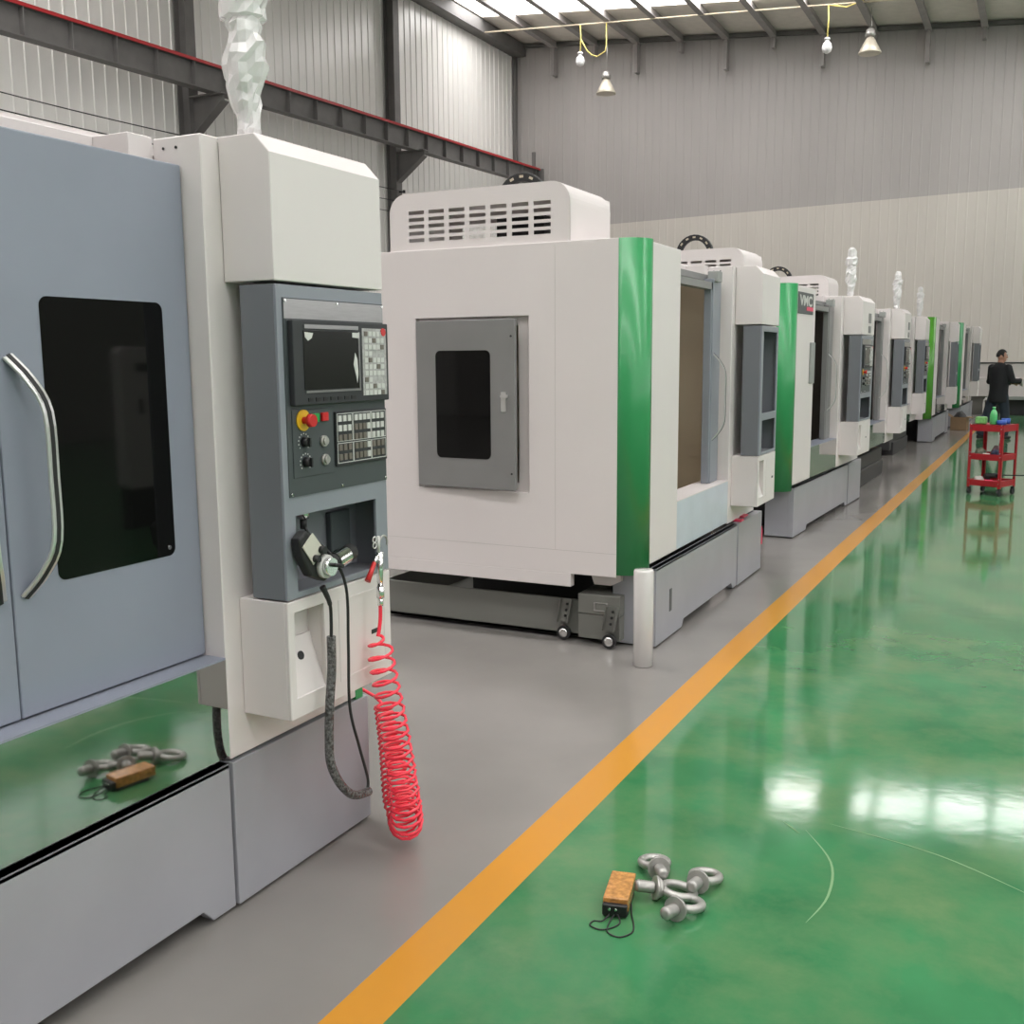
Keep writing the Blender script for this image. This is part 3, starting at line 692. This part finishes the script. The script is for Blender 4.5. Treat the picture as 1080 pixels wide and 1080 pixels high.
# plaque and strip handle on the third machine
pq = BOX('logo_plaque', 'panelgrey', m3, -.03, -.024, .06, .60, 1.965, 2.15, .003); pq['label'] = 'dark grey plaque with white letters and a red block'
pq.data.transform(Matrix.Translation((0, .09, 0)))
text_mesh('plaque_lettering', 'VMC', .12, 'key', pq, (-.0235, .42, 2.075), (PI / 2, 0, PI / 2), .001, 1.75)
BOX('plaque_red_block', 'magenta', pq, -.024, -.022, .44, .68, 1.995, 2.03)
BOX('grey_grip', 'brace', m3, -.03, -.01, .62, .76, 1.35, 1.72, .004)
for mm, yy in ((m3, 2.5), (m4, 2.3)):
    mb = MB(); cx = {m3: .16, m4: .14}[mm]
    mb.box(cx, cx + .006, yy - .15, yy - .03, 2.05 - .12, 2.12 - .12 + .03); mb.box(cx, cx + .006, yy - .15, yy - .03, 1.83, 1.90); mb.build('name_plate', 'doorgrey', mm)

# white wrapped roll standing at the corner of the second machine
r = MB().lathe([(.047, 0), (.052, .004), (.0525, .25), (.052, .505), (.048, .512), (.02, .512)], n=32).build('wrapped_roll', mat('glossy_white_film', (.62, .60, .59), .18, coat=.6))
r.location = (-1.765, 4.99, 0); tag(r, 'upright white plastic-wrapped roll standing on the grey floor', 'roll')

# ------------------------------------------------------------------ hand wheel pendant, air gun, hose on the nearest machine
XP = -1.84
pd = empty('handwheel_pendant', (-1.8, 2.3, 1.0)); tag(pd, 'black handwheel pendant with ivory face leaning in the cabinet recess of the nearest machine', 'control pendant')
O = Vector((-1.8, 2.3, 1.0)); rel = lambda P: [Vector(p) - O for p in P]
ux = Vector((0, .60, -.80)).normalized(); vx = Vector((0, .80, .60)).normalized(); wx = Vector((1, 0, 0))
def fp(u, v, w): return Vector((-.02, -.035, .095)) + ux * u + vx * v + wx * w
MB().prism([(-.02, -.005), (-.015, .035), (.10, .062), (.145, .055), (.165, .03), (.16, -.0), (.10, -.035), (.03, -.03)], -.012, .02, fp).build('housing', 'rubber', pd, .006, 2)
MB().prism([(.005, -.012), (.005, .045), (.078, .052), (.078, -.010)], .021, .024, fp).build('face_plate', 'ivory', pd)
for v in (.005, .040): MB().cyl(fp(.068, v, .024), fp(.068, v, .040), .011, n=14).build('selector_knob', 'rubber', pd)
MB().cyl(fp(.118, .022, .02), fp(.118, .022, .034), .034, n=28).build('scale_ring', 'key', pd)
MB().cyl(fp(.118, .022, .034), fp(.118, .022, .052), .026, n=28).build('hand_wheel', 'chrome', pd)
MB().cyl(fp(.128, .038, .052), fp(.128, .038, .075), .006, n=10).build('crank_knob', 'rubber', pd)
MB().cyl(O * 0 + Vector((.0, .085, .015)), Vector((-.01, .20, .03)), .026, n=20).build('side_grip', 'rubber', pd)
MB().cyl(Vector((.002, .10, .018)), Vector((-.006, .165, .026)), .0275, n=20, cap=False).build('grip_band', 'chrome', pd)
MB().tube([p - O for p in smooth([(-1.80, 2.345, .955), (-1.795, 2.37, .90), (-1.80, 2.38, .84), (-1.80, 2.378, .80)])], [.009, .009, .009, .008, .008, .008, .007, .007, .007] + [.005] * 16, 8).build('strain_relief', 'rubber', pd)
MB().tube([p - O for p in smooth([(-1.80, 2.378, .80), (-1.80, 2.375, .70), (-1.80, 2.36, .60), (-1.80, 2.352, .50), (-1.80, 2.355, .42), (-1.79, 2.385, .345), (-1.79, 2.45, .285), (-1.79, 2.53, .265)], 10)], .0135, 10).build('coiled_cord', 'wrap', pd)
MB().tube([p - O for p in smooth([(-1.80, 2.53, .262), (-1.80, 2.54, .30), (-1.80, 2.50, .42), (-1.80, 2.458, .56), (-1.80, 2.46, .75), (-1.79, 2.445, .93), (-1.80, 2.40, 1.03), (-1.84, 2.35, 1.10), (-1.86, 2.345, 1.135)])], .0045, 8).build('thin_cord', 'rubber', pd)
MB().cyl(Vector((-1.86, 2.345, 1.185)) - O, Vector((-1.86, 2.345, 1.15)) - O, .017, n=16).build('plug', 'chrome', pd)
MB().cyl(Vector((-1.86, 2.345, 1.15)) - O, Vector((-1.86, 2.345, 1.12)) - O, .010, n=14).build('plug_boot', 'rubber', pd)

ag = empty('air_gun', (-1.79, 2.62, .9)); tag(ag, 'metal air blow gun with red trigger hanging at the control cabinet edge', 'air gun')
O2 = Vector((-1.79, 2.62, .9)); R2 = lambda *p: Vector(p) - O2
MB().tube([R2(-1.79, 2.625, 1.01), R2(-1.79, 2.622, .96), R2(-1.79, 2.622, .90)], [.011, .011, .009], 12).tube([R2(-1.79, 2.61, 1.0), R2(-1.79, 2.59, .975)], [.009, .006], 10).build('gun_body', 'chrome', ag)
MB().cyl(R2(-1.79, 2.622, .90), R2(-1.79, 2.622, .865), .0125, n=14).cyl(R2(-1.79, 2.622, .865), R2(-1.79, 2.62, .84), .009, n=14).build('quick_connector', 'chrome', ag)
MB().tube([R2(-1.79, 2.605, .995), R2(-1.79, 2.575, .955), R2(-1.79, 2.555, .93)], [.006, .008, .010], 8).build('trigger', 'red', ag)
MB().tube([R2(-1.79, 2.645 + .022 * math.cos(t), 1.035 + .022 * math.sin(t)) for t in [PI * 1.15 - PI * 1.3 * k / 12 for k in range(13)]], .0035, 8).build('hook', 'zinc', ag)
mb = MB()
for z in (1.052, 1.034):
    mb.tube([R2(-1.79, 2.598 + .009 * math.cos(t), z + .009 * math.sin(t)) for t in [2 * PI * k / 12 for k in range(12)]], .0022, 6, closed=True)
mb.cyl(R2(-1.79, 2.618, 1.06), R2(-1.79, 2.618, 1.01), .005, n=10)
mb.build('nozzle_tip', 'key', ag)

hs = empty('spiral_air_hose', (-1.75, 2.68, 0)); tag(hs, 'bright red spiral air hose hanging from the air gun to the floor', 'hose')
O3 = Vector((-1.75, 2.68, 0))
axis = smooth([(-1.79, 2.602, .745), (-1.78, 2.615, .62), (-1.765, 2.635, .47), (-1.755, 2.655, .32), (-1.75, 2.675, .18), (-1.76, 2.695, .10), (-1.80, 2.735, .085), (-1.86, 2.79, .16), (-1.92, 2.85, .27), (-1.99, 2.91, .40)], 40)
pts = []; ph = 0.0
Lc = 0
for i in range(len(axis) - 1):
    a, b = axis[i], axis[i + 1]; t = (b - a).normalized(); Lc += (b - a).length
    s1 = Vector((0, 1, 0)); s1 = (s1 - t * s1.dot(t)).normalized(); s2 = t.cross(s1)
    f_ = min(1, Lc / .66)
    pitch = .046 * (1 - f_) + .021 * f_ if Lc < .78 else .018
    R_ = (.038 + .012 * f_ if Lc < .80 else .050 - .020 * min(1, (Lc - .8) / .3)) * min(1, .25 + Lc / .05)
    steps = max(1, int((b - a).length / pitch * 14))
    for k in range(steps):
        p = a.lerp(b, k / steps); ph += 2 * PI * (b - a).length / steps / pitch
        q = p + s1 * math.cos(ph) * R_ + s2 * math.sin(ph) * R_
        if q.z < .007: q.z = .007
        pts.append(q - O3)
MB().tube(pts, .005, 6).build('coil', 'hose', hs)
MB().tube([p - O3 for p in smooth([(-1.79, 2.62, .84), (-1.79, 2.618, .80), (-1.79, 2.61, .765), (-1.79, 2.602, .745)])], .006, 8).build('straight_end', 'hose', hs)
MB().tube([p - O3 for p in smooth([(-1.99, 2.91, .40), (-2.03, 2.92, .42), (-2.08, 2.9, .45)])], .006, 8).build('tail_end', 'hose', hs)

# ------------------------------------------------------------------ eyebolts and battery pack on the green floor
def eyebolt(x, y, ang, tilt, label):
    r = empty('eyebolt', (x, y, 0), ang); tag(r, label, 'eyebolt', 'eyebolts lying on the green floor')
    r.scale = (1.12, 1.12, 1.12)
    T = Matrix.Translation((0, 0, .031)) @ Matrix.Rotation(tilt, 4, 'Y')
    # local +X = shank direction; ring lies flat behind
    pts = [T @ Vector((-.062 + .043 * math.cos(t), .036 * math.sin(t), 0)) for t in [2 * PI * k / 28 for k in range(28)]]
    MB().tube(pts, .0115, 12, closed=True).build('eye_ring', 'zinc', r)
    MB().cyl(T @ Vector((-.018, 0, 0)), T @ Vector((-.004, 0, 0)), .020, .030, 28).cyl(T @ Vector((-.004, 0, 0)), T @ Vector((.004, 0, 0)), .031, n=28).build('collar', 'zinc', r)
    mb = MB(); prof = [(.010, .004)]
    for k in range(11): prof += [(.0165, .008 + k * .0042), (.0143, .0101 + k * .0042)]
    prof += [(.013, .056), (.005, .056)]
    mb.lathe(prof, T @ Matrix.Rotation(PI / 2, 4, 'Y'), 18); mb.build('threaded_shank', 'zinc', r)
tl = -.19
eyebolt(-.958, 2.878, math.atan2(-.84, .50), tl, 'galvanised eyebolt at the back left of the cluster, by the brown box')
eyebolt(-.825, 2.852, math.atan2(-1, -.05), tl, 'galvanised eyebolt at the right back of the cluster')
eyebolt(-.928, 2.762, math.atan2(-.55, -.85), tl, 'galvanised eyebolt in the middle, threaded shank pointing at the brown box')
eyebolt(-.838, 2.672, math.atan2(-.95, -.2), tl, 'galvanised eyebolt nearest the camera, shank end facing forward')
bt = empty('taped_battery_box', (-1.018, 2.695, 0), .21); tag(bt, 'small box wrapped in brown packing tape with black leads', 'box')
T = Matrix.Rotation(0, 4, 'Z')
MB().box(-.037, .037, -.075, .09, .012, .052).build('taped_block', 'tape', bt, .004, 2)
MB().box(-.036, .036, -.092, -.0755, .004, .04).box(-.036, .036, -.075, .06, 0, .0115).build('black_end', 'black', bt, .003)
MB().cyl((-.014, -.093, .028), (-.014, -.097, .028), .004, n=10).cyl((.004, -.093, .028), (.004, -.097, .028), .004, n=10).build('terminal_screw', 'chrome', bt)
MB().tube(smooth([(-.014, -.094, .012), (-.03, -.12, .004), (-.055, -.125, .003), (-.06, -.15, .003), (-.03, -.165, .003), (.0, -.15, .003), (.02, -.12, .005), (.01, -.094, .014)]), .0022, 6).tube(smooth([(.0, -.094, .012), (-.01, -.13, .004), (-.005, -.175, .003), (.03, -.19, .003), (.06, -.16, .003), (.06, -.12, .003), (.045, -.06, .003), (.039, -.02, .01)]), .0022, 6).build('black_lead', 'rubber', bt)

# ------------------------------------------------------------------ red tool cart with its contents
CA = -.42
cart = empty('tool_cart', (-.42, 13.10, 0), CA); tag(cart, 'red three-shelf metal tool cart standing on the green floor', 'cart')
W2, L2 = .19, .18
for zt in (.13, .43, .80):
    mb = MB(); mb.box(-W2, W2, -L2, L2, zt, zt + .01)
    lo, hi = (zt - .065, zt + .01) if zt > .7 else (zt - .025, zt + .045)
    mb.box(-W2, W2, -L2, -L2 + .012, lo, hi); mb.box(-W2, W2, L2 - .012, L2, lo, hi); mb.box(-W2, -W2 + .012, -L2, L2, lo, hi); mb.box(W2 - .012, W2, -L2, L2, lo, hi)
    mb.build('shelf', 'cartred', cart, .003)
for sx in (-1, 1):
    for sy in (-1, 1):
        mb = MB(); x, y = sx * (W2 + .004), sy * (L2 + .004)
        mb.box(min(x, x - sx * .032), max(x, x - sx * .032), min(y, y - sy * .004), max(y, y - sy * .004), .09, .812); mb.box(min(x, x - sx * .004), max(x, x - sx * .004), min(y, y - sy * .032), max(y, y - sy * .032), .09, .812)
        lg = mb.build('leg', 'cartred', cart)
        mb = MB()
        for z in (.145, .19, .445, .49, .765, .81): mb.cyl((x - sx * .02, y, z), (x - sx * .02, y + sy * .003, z), .006, n=8)
        mb.build('bolt_head', 'chrome', lg)
        MB().cyl((x - sx * .02 - .012, y - sy * .02, .038), (x - sx * .02 + .012, y - sy * .02, .038), .036, n=16).box(x - sx * .02 - .016, x - sx * .02 + .016, y - sy * .02 - .014, y - sy * .02 + .014, .04, .09).build('caster', 'rubber', cart)
mc = Matrix.Translation((-.42, 13.10, 0)) @ Matrix.Rotation(CA, 4, 'Z')
def oncart(name, mbx, m, x, y, z, label, cat, rz=0, **k):
    o = mbx.build(name, m, None, **k); p = mc @ Vector((x, y, z)); o.location = p; o.rotation_euler = (0, 0, CA + rz); tag(o, label, cat); return o
oncart('plastic_bottle', MB().lathe([(.036, 0), (.04, .01), (.04, .11), (.03, .15), (.015, .17), (.015, .18), (.018, .181), (.018, .2), (.004, .2)], n=16), 'bottle', .04, -.11, .812, 'green plastic bottle standing on top of the cart', 'bottle')
oncart('green_packet', MB().box(-.07, .05, -.04, .04, 0, .085), 'greenpack', -.09, -.11, .812, 'pale green packet on the cart top left of the bottle', 'packet', .2, bevel=.012)
oncart('blue_canister', MB().cyl((-.04, 0, .035), (.05, 0, .035), .034, n=16), 'blue', .115, .02, .812, 'blue canister lying on the cart top right of the bottle', 'canister', .4)
oncart('adhesive_tape_roll', MB().lathe([(.02, 0), (.05, 0), (.05, .05), (.02, .05)], n=20), 'blue', .13, -.10, .812, 'dark blue tape roll beside the bottle on the cart', 'tape roll')
oncart('dark_jar', MB().lathe([(.03, 0), (.036, .02), (.036, .07), (.022, .08), (.022, .09), (.004, .09)], n=16), 'navy', -.14, -.02, .812, 'dark navy jar on the left corner of the cart top', 'jar')
def heap(sx, sy, sz, seed, n=14):
    mb = MB(); bmesh.ops.create_icosphere(mb.bm, subdivisions=3, radius=1)
    for v in mb.bm.verts:
        f = 1 + .35 * noise.noise(v.co * 1.8 + Vector((seed, 0, 0))) + .12 * noise.noise(v.co * 6 + Vector((seed, 3, 0)))
        v.co = Vector((v.co.x * sx * f, v.co.y * sy * f, max(0, (v.co.z * f + .55) * sz)))
    return mb
oncart('crumpled_rag', heap(.055, .06, .06, 1), 'cloth', -.10, -.09, .442, 'khaki crumpled rag on the middle cart shelf', 'rag', smooth=True)
oncart('crumpled_rag', heap(.055, .06, .075, 5), 'pinkcloth', .02, .05, .442, 'mauve crumpled rag on the middle cart shelf', 'rag', smooth=True)
oncart('crumpled_rag', heap(.05, .055, .055, 9), 'navy', .08, -.09, .442, 'navy crumpled rag at the front of the middle cart shelf', 'rag', smooth=True)
oncart('paper_sheet', MB().box(-.035, .035, -.02, .02, 0, .04), 'paper', -.01, -.13, .442, 'small white carton between the rags on the cart', 'carton', .6, bevel=.006)
oncart('power_drill', MB().cyl((-.09, 0, .075), (.06, 0, .075), .03, n=14).cyl((.06, 0, .075), (.11, 0, .075), .016, .008, n=12).box(-.07, -.03, -.018, .018, 0, .075).box(-.085, -.01, -.03, .03, 0, .03), 'rubber', .02, -.02, .142, 'black power drill on the lowest cart shelf', 'drill', .9)
oncart('white_glove', heap(.06, .05, .045, 3), 'paper', -.10, -.10, .142, 'white work glove bundle on the lowest cart shelf', 'glove', smooth=True)
oncart('red_screwdriver', MB().cyl((0, 0, .02), (.09, 0, .02), .016, n=12).cyl((.09, 0, .02), (.22, 0, .03), .004, n=8), 'magenta', -.02, -.13, .142, 'red handled screwdriver on the lowest cart shelf', 'screwdriver', .5)
oncart('pry_bar', MB().cyl((-.1, 0, .085), (.24, 0, .10), .007, n=8), 'rubber', .12, .0, .14, 'thin black bar sticking out of the lowest cart shelf', 'bar', .25)

# ------------------------------------------------------------------ carton between the far machines
cb = empty('cardboard_box', (-1.46, 24.25, 0), -.1); tag(cb, 'open brown cardboard box on the floor beside the far machines', 'box')
mb = MB(); w, l, h = .16, .16, .28
mb.box(-w, w, -l, l, 0, .006); mb.box(-w, w, -l, -l + .006, 0, h); mb.box(-w, w, l - .006, l, 0, h); mb.box(-w, -w + .006, -l, l, 0, h); mb.box(w - .006, w, -l, l, 0, h); mb.build('carton_body', 'cardboard', cb)
mb = MB()
mb.bm.free()
for a in (-1, 1): MB().prism([(a * w, h), (a * (w + .1), h - .02 if a > 0 else h + .06), (a * (w + .1), h - .015 if a > 0 else h + .065), (a * w, h + .006)], -l, l, fXZ).build('flap', 'cardboard', cb)
rg = heap(.12, .11, .14, 11).build('dark_packing', 'dark', None, smooth=True); rg.location = (-1.46, 24.25, .18); tag(rg, 'dark packing material heaped in the open cardboard box', 'packing')

# ------------------------------------------------------------------ row along the end wall
bk = empty('machining_cell', (1.5, 31, 0)); tag(bk, 'long white machine enclosure with black top edge along the end wall', 'machine')
mb = MB(); mb.box(-3.35, 3.2, -.5, 1.2, 1.0, 1.36); mb.build('upper_cover', 'white', bk, .01)
mb = MB(); mb.box(-3.42, 3.2, -.56, 1.2, .5, .99); mb.build('lower_cover', 'white', bk, .01)
mb = MB(); mb.box(-3.36, 3.2, -.52, 1.2, 1.362, 1.39); mb.build('top_edge', 'black', bk)
mb = MB(); mb.box(-3.6, -2.75, -.3, 1.0, 0, .52); mb.build('side_cabinet', 'tank', bk)
mb = MB(); mb.box(-2.3, 3.2, -.75, -.56, .42, .5); mb.build('front_shelf', 'brace', bk)
mb = MB(); mb.box(-2.5, 3.2, -.3, 1.0, .0, .46); mb.build('plinth', 'dark', bk)
mb = MB(); mb.box(-.2, .2, -.562, -.558, .62, .8); mb.box(-1.35, -1.2, -.565, -.56, .62, .75); mb.build('vent_plate', 'tank', bk)
chr_ = empty('tubular_chair', (-1.02, 29.3, 0)); tag(chr_, 'white tubular frame chair behind the standing person', 'chair')
mb = MB()
mb.tube(smooth([(-.2, 0, 0), (-.2, 0, .38), (-.15, 0, .46), (.2, 0, .47)]), .016, 8).tube(smooth([(-.2, .4, 0), (-.2, .4, .38), (-.15, .4, .46), (.2, .4, .47)]), .016, 8).tube([(.2, 0, .47), (.2, 0, 0)], .016, 8).tube([(.2, .4, .47), (.2, .4, 0)], .016, 8)
mb.tube([(-.2, 0, .25), (-.2, .4, .25)], .012, 8).tube([(.2, 0, .25), (.2, .4, .25)], .012, 8).build('frame', 'white', chr_); BOX('seat', 'brace', chr_, -.18, .2, 0, .4, .47, .5, .01)

# ------------------------------------------------------------------ person
def limb(mb, pts, rad, n=16):
    """tapered elliptical tube; rad = [(a, b)...], a along local X, b along the depth"""
    P = [Vector(p) for p in pts]; rings = []
    for i, p in enumerate(P):
        t = (P[min(i + 1, len(P) - 1)] - P[max(i - 1, 0)]).normalized()
        ax = Vector((1, 0, 0)); ax = (ax - t * ax.dot(t))
        ax = ax.normalized() if ax.length > .2 else Vector((0, 1, 0)); bx = t.cross(ax)
        a, b = rad[i] if isinstance(rad[i], tuple) else (rad[i], rad[i])
        rings.append([mb.bm.verts.new(p + ax * a * math.cos(2 * PI * k / n) + bx * b * math.sin(2 * PI * k / n)) for k in range(n)])
    for A, B in zip(rings, rings[1:]):
        for k in range(n): mb.face([A[k], A[(k + 1) % n], B[(k + 1) % n], B[k]])
    mb.face(rings[0][::-1]); mb.face(rings[-1]); return mb
def ball(mb, c, r):
    bmesh.ops.create_uvsphere(mb.bm, u_segments=14, v_segments=10, radius=1, matrix=Matrix.Translation(c) @ Matrix.Diagonal((*r, 1))); return mb
def meld(o, vox):
    q = o.modifiers.new('meld', 'REMESH'); q.mode = 'VOXEL'; q.voxel_size = vox; q.use_smooth_shade = True
    k = o.modifiers.new('soften', 'SMOOTH'); k.factor = .5; k.iterations = 3; return o
pr = empty('person', (-.66, 21.8, 0), math.radians(-35)); tag(pr, 'person in black jacket and dark trousers standing behind the red cart, arms folded', 'person')
# local frame: facing +Y, left = -X
HL = Matrix.Translation((0, .02, 1.46)) @ Matrix.Rotation(-.8, 4, 'Z')      # the head is turned to the right
mb = MB()
limb(mb, [(0, 0, .88), (0, 0, 1.0), (0, 0, 1.2), (0, 0, 1.34), (0, 0, 1.40)], [(.14, .10), (.13, .095), (.15, .10), (.16, .09), (.07, .06)])
limb(mb, [(0, 0, 1.36), (0, .01, 1.44), (0, .02, 1.50)], [.062, .055, .055])
ball(mb, HL @ Vector((0, .01, .115)), (.075, .092, .10)); ball(mb, HL @ Vector((0, .035, .045)), (.052, .060, .055))
limb(mb, [HL @ Vector((0, .09, .11)), HL @ Vector((0, .108, .085)), HL @ Vector((0, .098, .07))], [.009, .015, .010], 8)
for s_ in (-1, 1): ball(mb, HL @ Vector((s_ * .077, .0, .095)), (.010, .018, .030))
ARM = {-1: [(-.17, 0, 1.35), (-.235, .03, 1.09), (-.07, .24, 1.05), (.07, .32, 1.06)], 1: [(.17, 0, 1.35), (.26, .03, 1.11), (.24, .25, 1.10), (.17, .36, 1.12)]}
for s_ in (-1, 1): limb(mb, ARM[s_], [.045, .038, .032, .025]); 
def hand(b, dv, sd, up):
    b, dv, sd, up = Vector(b), Vector(dv).normalized(), Vector(sd).normalized(), Vector(up).normalized()
    limb(mb, [b, b + dv * .04, b + dv * .085], [.028, .034, .034], 10)
    for k, ln in enumerate((.062, .074, .070, .052)):
        o = sd * (-.030 + .020 * k); p = b + dv * .075 + o
        limb(mb, [p, p + dv * ln * .45, p + dv * ln * .75 - up * .014, p + dv * ln * .9 - up * .032], [.0095, .009, .0085, .007], 8)
    p = b + dv * .02 - sd * .028; limb(mb, [p, p + dv * .025 - sd * .022, p + dv * .055 - sd * .028 - up * .008], [.012, .011, .009], 8)
hand(ARM[-1][3], (1, .3, .05), (0, -.2, 1), (.2, 1, .1)); hand(ARM[1][3], (-.5, 1, 0), (.3, .2, 1), (.8, .5, .0))
for sx, ky, fx, fy in ((-.09, -.06, -.20, -.20), (.09, .03, .13, .05)): limb(mb, [(sx, 0, .86), ((sx + fx) / 2, (ky + fy) / 2 + .03, .48), (fx, fy, .08)], [.075, .05, .038])
bd = meld(mb.build('body', 'skin', pr), .0075)
mb = MB()
limb(mb, [(0, -.01, .70), (0, -.01, .78), (0, 0, .95), (0, 0, 1.12), (0, 0, 1.27), (0, 0, 1.36), (0, 0, 1.405), (0, .01, 1.44)], [(.185, .145), (.19, .15), (.18, .14), (.19, .15), (.205, .15), (.19, .125), (.12, .095), (.068, .066)])
for s_ in (-1, 1): limb(mb, ARM[s_][:1] + ARM[s_][1:3] + [Vector(ARM[s_][2]).lerp(Vector(ARM[s_][3]), .7)], [.075, .062, .052, .044]); ball(mb, ARM[s_][0], (.078, .078, .07)); ball(mb, ARM[s_][1], (.06, .06, .06))
meld(mb.build('jacket', 'coat', pr), .014)
mb = MB(); limb(mb, [(0, 0, .70), (0, 0, .80), (0, 0, .92)], [(.155, .12), (.165, .125), (.15, .12)])
for sx, ky, fx, fy in ((-.085, -.06, -.20, -.20), (.085, .03, .13, .05)): limb(mb, [(sx, 0, .84), ((sx + fx) / 2, (ky + fy) / 2 + .03, .48), (fx, fy, .075)], [.105, .085, .078])
meld(mb.build('trousers', 'trouser', pr), .014)
for fx, fy in ((-.20, -.20), (.13, .05)):
    mb = MB(); limb(mb, [(fx, fy - .07, .045), (fx, fy + .05, .042), (fx, fy + .14, .035), (fx, fy + .18, .03)], [(.04, .045), (.045, .042), (.045, .034), (.03, .028)]); meld(mb.build('shoe', 'rubber', pr), .012)
for s_ in (-1, 1):
    mb = MB(); ball(mb, HL @ Vector((s_ * .03, .095, .125)), (.011, .005, .006)); mb.build('eye', 'black', bd)
mb = MB(); ball(mb, HL @ Vector((0, .094, .04)), (.022, .005, .004)); mb.build('mouth', 'red', bd)
mb = MB(); bmesh.ops.create_icosphere(mb.bm, subdivisions=4, radius=1)
dele = [v for v in mb.bm.verts if (v.co.y > .35 and v.co.z < .45) or v.co.z < -.35]
bmesh.ops.delete(mb.bm, geom=dele, context='VERTS')
for v in mb.bm.verts:
    c = v.co.copy(); k = 1 + .05 * noise.noise(c * 9); top = max(0, c.z - .5) * .02
    v.co = HL @ Vector((c.x * .083 * k, c.y * .100 * k + .006, c.z * .108 * k + .122 + top))
mb.build('hair', 'hair', pr, smooth=True)
gl = MB().box(-.05, .05, -.008, .008, -.05, .05).build('folded_paper', 'paper', None, .003)
gl.location = pr.matrix_basis @ Vector((.15, .43, 1.05)); gl.rotation_euler = (0.3, .2, math.radians(-58)); tag(gl, 'small pale folded sheet held at the standing person\'s chest', 'paper')

# white cabinet across the aisle, which the photograph shows as a reflection in the nearest window
wc = empty('electrical_cabinet', (3.5, 7.05, 0)); tag(wc, 'white cabinet across the green aisle, mirrored in the dark window of the nearest machine', 'cabinet')
MB().prism(rrect(0, 1.5, .38, 1.73, .08), 0, .12, fYZ).build('cabinet_body', 'white', wc, .01)
BOX('plinth', 'dark', wc, .02, .12, .04, 1.46, 0, .38); BOX('vent_grille', 'panelgrey', wc, -.005, 0, .19, .38, 1.5, 1.58); BOX('handle', 'black', wc, -.015, 0, .21, .25, 1.1, 1.24, .003)

# ------------------------------------------------------------------ scratches and specks on the floor
sc = MB()
def scratch(pts, w=.004):
    P = smooth([(x, y, .0012) for x, y in pts], 6)
    prev = None
    for i, p in enumerate(P):
        t = (P[min(i + 1, len(P) - 1)] - P[max(i - 1, 0)]).normalized(); s = Vector((-t.y, t.x, 0)) * w / 2 * math.sin(PI * (i + .5) / (len(P)))
        a = (sc.bm.verts.new(p + s), sc.bm.verts.new(p - s))
        if prev: sc.face([prev[0], prev[1], a[1], a[0]])
        prev = a
scratch([(-.62, 3.42), (-.50, 3.22), (-.47, 3.0), (-.50, 2.82)], .008); scratch([(-.55, 3.5), (-.2, 3.42), (.1, 3.25)], .007); scratch([(-.7, 3.45), (-.63, 3.38)], .006)
sco = sc.build('trim_90', mat('scuffed_paint', (.16, .30, .14), .5)); sco['kind'] = 'structure'

# ------------------------------------------------------------------ world, camera, output
w = bpy.data.worlds.new('w'); S.world = w; w.use_nodes = True
bg = w.node_tree.nodes['Background']; bg.inputs['Color'].default_value = (.8, .9, 1, 1); bg.inputs['Strength'].default_value = .6
Rm = [[0.8925486805734186, 0.4508870788641343, -0.007595717215482981], [-0.05966957750734638, 0.1347804284216847, 0.9890772354242928], [-0.4469858994719458, 0.882346348226044, -0.14720233505423921]]
cam = bpy.data.cameras.new('camera'); co = bpy.data.objects.new('camera', cam); COL.objects.link(co)
cam.sensor_width = 36; cam.sensor_height = 36; cam.lens = 36 * 1090 / 1080; cam.clip_start = .05; cam.clip_end = 200
mw = Matrix.Identity(4)
for i in range(3): mw[i][0] = Rm[0][i]; mw[i][1] = Rm[1][i]; mw[i][2] = -Rm[2][i]
mw.translation = Vector((0, 0, 1.6)); co.matrix_world = mw
S.camera = co
S.view_settings.view_transform = 'Standard'; S.view_settings.look = 'None'; S.view_settings.gamma = 1; S.view_settings.exposure = 0.07; S.view_settings.use_curve_mapping = False
S.cycles.use_denoising = True; S.cycles.max_bounces = 8; S.cycles.diffuse_bounces = 5; S.cycles.glossy_bounces = 4
S.cycles.sample_clamp_indirect = 6
